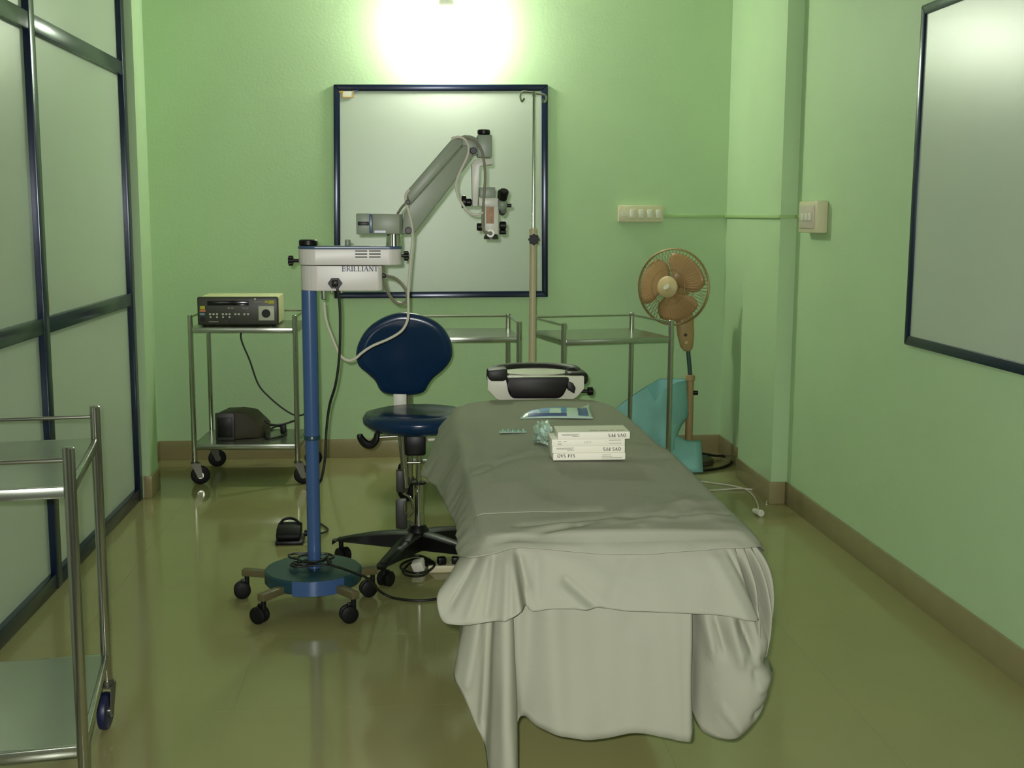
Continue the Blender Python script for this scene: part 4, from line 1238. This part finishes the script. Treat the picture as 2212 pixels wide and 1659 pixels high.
SC = [((.30, 4.47), (.28, 4.49, .685), (.26, 4.50, .672)),
      ((.20, 4.42), (.165, 4.44, .672), (.135, 4.44, .640)),
      ((.162, 4.28), (.125, 4.26, .66), (.088, 4.20, .615)),
      ((.155, 4.10), (.108, 4.07, .645), (.055, 4.02, .575)),
      ((.153, 3.94), (.092, 3.92, .635), (.030, 3.90, .557)),
      ((.153, 3.80), (.105, 3.79, .640), (.052, 3.77, .568)),
      ((.153, 3.62), (.122, 3.61, .645), (.078, 3.60, .580)),
      ((.153, 3.42), (.118, 3.42, .650), (.094, 3.40, .594)),
      ((.152, 3.25), (.130, 3.24, .650), (.104, 3.22, .606)),
      ((.150, 3.00), (.130, 3.00, .665), (.114, 2.98, .630)),
      ((.150, 2.80), (.126, 2.80, .672), (.110, 2.79, .645)),
      ((.151, 2.66), (.126, 2.65, .676), (.106, 2.63, .650)),
      ((.158, 2.57), (.142, 2.545, .682), (.128, 2.52, .672)),
      ((.180, 2.548), (.182, 2.535, .690), (.184, 2.52, .682)),
      ((.230, 2.552), (.232, 2.545, .696), (.234, 2.535, .690)),
      ((.290, 2.548), (.290, 2.540, .694), (.290, 2.530, .688)),
      ((.360, 2.540), (.360, 2.530, .690), (.360, 2.520, .680)),
      ((.460, 2.538), (.460, 2.526, .688), (.460, 2.514, .675)),
      ((.540, 2.538), (.540, 2.526, .688), (.540, 2.514, .675)),
      ((.640, 2.542), (.642, 2.530, .690), (.644, 2.518, .680)),
      ((.730, 2.545), (.736, 2.535, .690), (.742, 2.525, .682)),
      ((.768, 2.56), (.780, 2.555, .686), (.790, 2.55, .675)),
      ((.786, 2.62), (.806, 2.62, .67), (.814, 2.62, .645)),
      ((.788, 2.85), (.806, 2.85, .66), (.812, 2.85, .625)),
      ((.788, 3.30), (.804, 3.30, .655), (.808, 3.30, .61)),
      ((.786, 3.80), (.804, 3.80, .655), (.808, 3.80, .61)),
      ((.780, 4.20), (.800, 4.20, .655), (.806, 4.20, .61)),
      ((.745, 4.42), (.765, 4.44, .665), (.775, 4.45, .64)),
      ((.66, 4.47), (.67, 4.49, .685), (.68, 4.50, .672))]
def creases(x, y):
    z = 0.0
    # step where the two table sections meet
    yc_ = 3.22 + .42 * max(0, min(1, (x - .17) / .28)) if x < .45 else 3.64 - .30 * (x - .45)
    d_ = y - yc_
    z += .009 / (1 + math.exp(d_ / .012)) * max(0, 1 - max(0, (yc_ - y - .25)) / .5)
    # long diagonal tuck near the foot
    yd = 2.60 + .16 * max(0, (x - .28)) + .9 * max(0, x - .62) ** 2
    e_ = y - yd
    if x > .24:
        z += .007 * math.exp(-(e_ / .018) ** 2) * min(1, (x - .24) / .1) * max(0, min(1, (.80 - x) / .1)) - .005 * math.exp(-((e_ - .03) / .016) ** 2)
    yd2 = 2.70 + .45 * (x - .45)
    if x > .45:
        z += .004 * math.exp(-((y - yd2) / .02) ** 2) * min(1, (x - .45) / .15)
    for x0, y0, x1, y1, amp, w in TOPF:
        ex, ey = x1 - x0, y1 - y0
        t = min(max(((x - x0) * ex + (y - y0) * ey) / (ex * ex + ey * ey), 0), 1)
        z += amp * math.exp(-(math.hypot(x - x0 - ex * t, y - y0 - ey * t) / w) ** 2)
    return z
def tpx(*q):
    a_, b2 = P(q[0], q[1], 2, BZ + .015), P(q[2], q[3], 2, BZ + .015)
    return (a_.x, a_.y, b2.x, b2.y, q[4], q[5])
TOPF = [tpx(1030, 1032, 1075, 1012, -.007, .018), tpx(1075, 1012, 1150, 998, -.007, .018), tpx(1150, 998, 1200, 1000, -.004, .018), tpx(1350, 1005, 1450, 998, -.006, .02), tpx(1200, 1018, 1400, 1020, .004, .05),
        tpx(1320, 1140, 1420, 1090, .004, .02), tpx(1390, 1150, 1500, 1085, .005, .02), tpx(1100, 1170, 1250, 1148, -.006, .016), tpx(1250, 1148, 1440, 1132, -.006, .014), tpx(1440, 1132, 1500, 1105, -.005, .014),
        tpx(1110, 1060, 1180, 1100, .004, .04), tpx(1450, 1080, 1560, 1140, .004, .03), tpx(1010, 935, 1030, 1010, -.006, .02), tpx(1040, 920, 1060, 1000, .005, .03)]
sheet('top_sheet', 'topmost grey sheet carrying the cartons, ending at the table foot edge', SC, .019, extra=creases, wr=.006, seed=14.7)

# ------------------------------------------------------------------ things lying on the sheet
def ztop(x, y):
    return crown(x, y, .019) + creases(x, y) + .0035
def on_sheet(px, py):
    q_ = P(px, py, 2, BZ + .022)
    for _ in range(4):
        q_ = P(px, py, 2, ztop(q_.x, q_.y))
    return q_
rows_ = [(1195, 1351, 995, 978), (1193, 1350, 980, 966), (1192, 1350, 966, 949), (1205, 1361, 949, 934)]
blab = ['lowest white carton of the stack of four on the grey sheet', 'second white carton from the bottom of the stack on the sheet', 'third white carton from the bottom of the stack on the sheet', 'topmost white carton of the stack, jutting past those below']
qb = on_sheet(1195, 996)
yb1 = qb.y
zcur = max(ztop(x, y) for x in (.42, .5, .58, .64) for y in (yb1, yb1 + .05, yb1 + .1)) + .001
BDEP = .105
for k, (xa, xb, ya, yb2) in enumerate(rows_):
    yk = yb1 + (.004, .006, .003, .0)[k]
    p, q = P(xa, ya, 1, yk), P(xb, yb2, 1, yk)
    hgt = .0198
    o = thing('carton', blab[k], 'box', ((p.x + q.x) / 2, yk, zcur), 0, 'cartons stacked on the operating table')
    MB().span((p.x, yk, zcur), (q.x, yk + BDEP, zcur + hgt), bev=.0012).build('body', 'carton', o, world=True)
    if k == 3:
        MB().span((p.x + .001, yk + .001, zcur + hgt - .0004), (q.x - .001, yk + BDEP - .001, zcur + hgt + .0006)).build('lid_face', 'carton', o, smooth=False, world=True)
        lf = MB()
        for i, (u0, u1) in enumerate(((.45, .58), (.60, .72), (.74, .80), (.83, .95))):
            lf.span((p.x + (q.x - p.x) * u0, yk + .020, zcur + hgt + .0004), (p.x + (q.x - p.x) * u1, yk + .028, zcur + hgt + .0009))
        lf.build('faded_print', 'inkfade', o, smooth=False, world=True)
    wbx = q.x - p.x
    yy = yk - .0001
    lh = .0085
    if k in (1, 3):      # upside-down print
        lettering('OVS PFS', lh, wbx * .25, (q.x - wbx * .055, yy, zcur + .0145), (-1, 0, 0), (0, 0, -1), 'lettering', M['ink'], o, bold=1.5)
        small = [(.05, .30, .0145), (.06, .27, .0115), (.20, .30, .0085)]
    elif k == 0:
        lettering('OVS PFS', lh, wbx * .25, (p.x + wbx * .055, yy, zcur + .0085), (1, 0, 0), (0, 0, 1), 'lettering', M['ink'], o, bold=1.5)
        small = [(.68, .80, .014), (.67, .82, .010), (.67, .95, .0055)]
    else:
        lettering('OVS', lh * .7, wbx * .10, (p.x + wbx * .44, yy, zcur + .008), (1, 0, 0), (0, 0, 1), 'faded_lettering', M['inkfade'], o)
        small = [(.08, .13, .014), (.08, .13, .009), (.16, .20, .013), (.08, .14, .005), (.78, .95, .016), (.78, .95, .007)]
    for grp in ([q_ for q_ in small if q_[0] < .5], [q_ for q_ in small if q_[0] >= .5]):
        if grp:
            sm_ = MB()
            for u0, u1, zz in grp:
                sm_.span((p.x + wbx * u0, yy - .0004, zcur + zz - .0007), (p.x + wbx * u1, yy + .0004, zcur + zz + .0007))
            sm_.build('small_print', 'inkfade', o, smooth=False, world=True)
    zcur += hgt + .0004

# clear wrapper left of the cartons
wq = on_sheet(1180, 962)
wm = MB()
wm.sph((0, 0, 0), 1.0, n=18, m=12)
for v in wm.bm.verts:
    d_ = v.co.copy()
    nn = mnoise.noise(d_ * 2.6) + .5 * mnoise.noise(d_ * 6.1 + Vector((3, 1, 2)))
    k_ = 1 + .55 * nn
    x = wq.x + .004 + .030 * d_.x * k_
    y = wq.y + .075 + .095 * d_.y * k_
    x = min(x, .4155 if d_.z < .45 else .43)
    v.co = Vector((x, y, max(ztop(x, y) + .001, ztop(x, y) + .022 + .036 * d_.z * k_)))
wo = wm.build('plastic_wrapper', 'wrap', angle=15)
tag(wo, 'crumpled clear plastic wrapper beside the white cartons', 'wrapper')

# blue printed sterile pouch
pq0, pq1, pq2, pq3 = on_sheet(1122, 905), on_sheet(1282, 905), on_sheet(1272, 884), on_sheet(1132, 892)
po = thing('sterile_pouch', 'flat clear sterile pouch with blue print near the head ring', 'pouch', (pq0 + pq1 + pq2 + pq3) / 4)
def pq(u, v, h=0.0):
    a_ = pq0.lerp(pq1, u); b2 = pq3.lerp(pq2, u)
    c = a_.lerp(b2, v)
    bulge = .022 * math.sin(math.pi * u) ** .5 * math.sin(math.pi * v)
    return Vector((c.x, c.y, ztop(c.x, c.y) + .0015 + bulge + h + .02 * v * max(0, (u - .85)) / .15))
pm = MB(); pm.grid([[pq(i / 24, j / 8) for i in range(25)] for j in range(9)])
o = pm.build('film', 'packwhite', po, world=True, angle=60)
o.modifiers.new('thick', 'SOLIDIFY').thickness = .0008
for u0, u1, v0, v1, m, nm in ((.10, .64, .06, .20, 'packdark', 'print_band'), (.10, .24, .24, .62, 'packblue', 'print_block'), (.26, .64, .24, .62, 'packblue', 'print_block'), (.80, .94, .10, .62, 'packdark', 'print_block'), (.40, .56, .16, .42, 'packwhite', 'print_window')):
    pm = MB(); hh = .0022 if m == 'packwhite' else .0012
    pm.grid([[pq(u0 + (u1 - u0) * i / 10, v0 + (v1 - v0) * j / 5, hh) for i in range(11)] for j in range(6)])
    o = pm.build(nm, m, po, world=True, angle=60)

# blister strip of clear cells
bq = on_sheet(1108, 934)
bs = thing('blister_strip', 'small clear blister strip lying alone on the grey sheet', 'blister strip', (bq.x, bq.y, ztop(bq.x, bq.y)))
zb3 = max(ztop(bq.x - .04, bq.y), ztop(bq.x + .04, bq.y)) + .0005
MB().span((bq.x - .044, bq.y - .014, zb3), (bq.x + .044, bq.y + .014, zb3 + .0012)).build('backing', 'packwhite', bs, smooth=False, world=True)
for k in range(5):
    MB().sph((bq.x - .034 + .017 * k, bq.y, zb3 + .003), .0075, sc=(.85, 1.5, 1.0), n=14, m=8).build('cell', 'clear', bs, world=True)

# ------------------------------------------------------------------ sockets and leads on the floor under the table
aq = P(905, 1243, 2, 0)
ad = thing('plug_adapter', 'off-white plug adapter with looped black lead on the floor by the table', 'plug adapter', (aq.x, aq.y + .02, 0))
MB().box((0, .02, .030), (.048, .045, .042), rot=Euler((R(14), R(-18), R(-20))), bev=.006).build('body', 'white', ad)
MB().cyl((.022, .02, .035), (.055, .035, .030), .011, n=12).build('pin_end', 'black', ad)
sq = P(955, 1243, 2, 0)
ss = thing('socket_strip', 'white socket strip with black plugs on the floor under the table', 'socket strip', (sq.x, sq.y + .06, 0))
MB().box((.02, 0, .0145), (.15, .055, .029), bev=.005).build('body', 'cream', ss)
MB().box((.0, -.005, .044), (.034, .03, .032), rot=Euler((0, 0, R(15))), bev=.006).build('plug', 'black', ss)
MB().box((.055, .0, .043), (.03, .03, .03), bev=.006).build('plug', 'black', ss)
fc2 = []
for k in range(26):
    a_ = R(30 + 33 * k)
    fc2.append(Vector((aq.x - .005 + (.058 + .012 * math.sin(k * 1.3)) * math.cos(a_), aq.y + .05 + .11 * math.sin(a_), .006 + .0012 * k)))
MB().tube(fc2, .0048, n=8, seg=4).build('lead', 'bcable', ad, world=True)

# white leads with plug on the right-hand floor
wl_ = thing('white_lead', 'thin white twin lead with white plug on the floor by the right wall', 'cable', P(1638, 1108, 2, 0))
MB().tube([P(1500, 1038, 2, .005), P(1545, 1044, 2, .005), P(1580, 1049, 2, .005), P(1610, 1057, 2, .006), P(1628, 1072, 2, .005), P(1637, 1090, 2, .008), P(1638, 1097, 2, .012)], .0042, n=8).build('wire', 'wcable', wl_, world=True)
MB().tube([P(1520, 1060, 2, .005), P(1560, 1058, 2, .005), P(1595, 1055, 2, .010), P(1625, 1058, 2, .005), P(1645, 1066, 2, .005), P(1655, 1078, 2, .005), P(1656, 1090, 2, .005)], .0042, n=8).build('wire', 'wcable', wl_, world=True)
wp = P(1641, 1108, 2, .015)
MB().cyl((wp.x - .012, wp.y + .05, .015), (wp.x + .004, wp.y - .02, .017), .013, .017, n=16, bev=.003).build('plug', 'white', wl_, world=True)
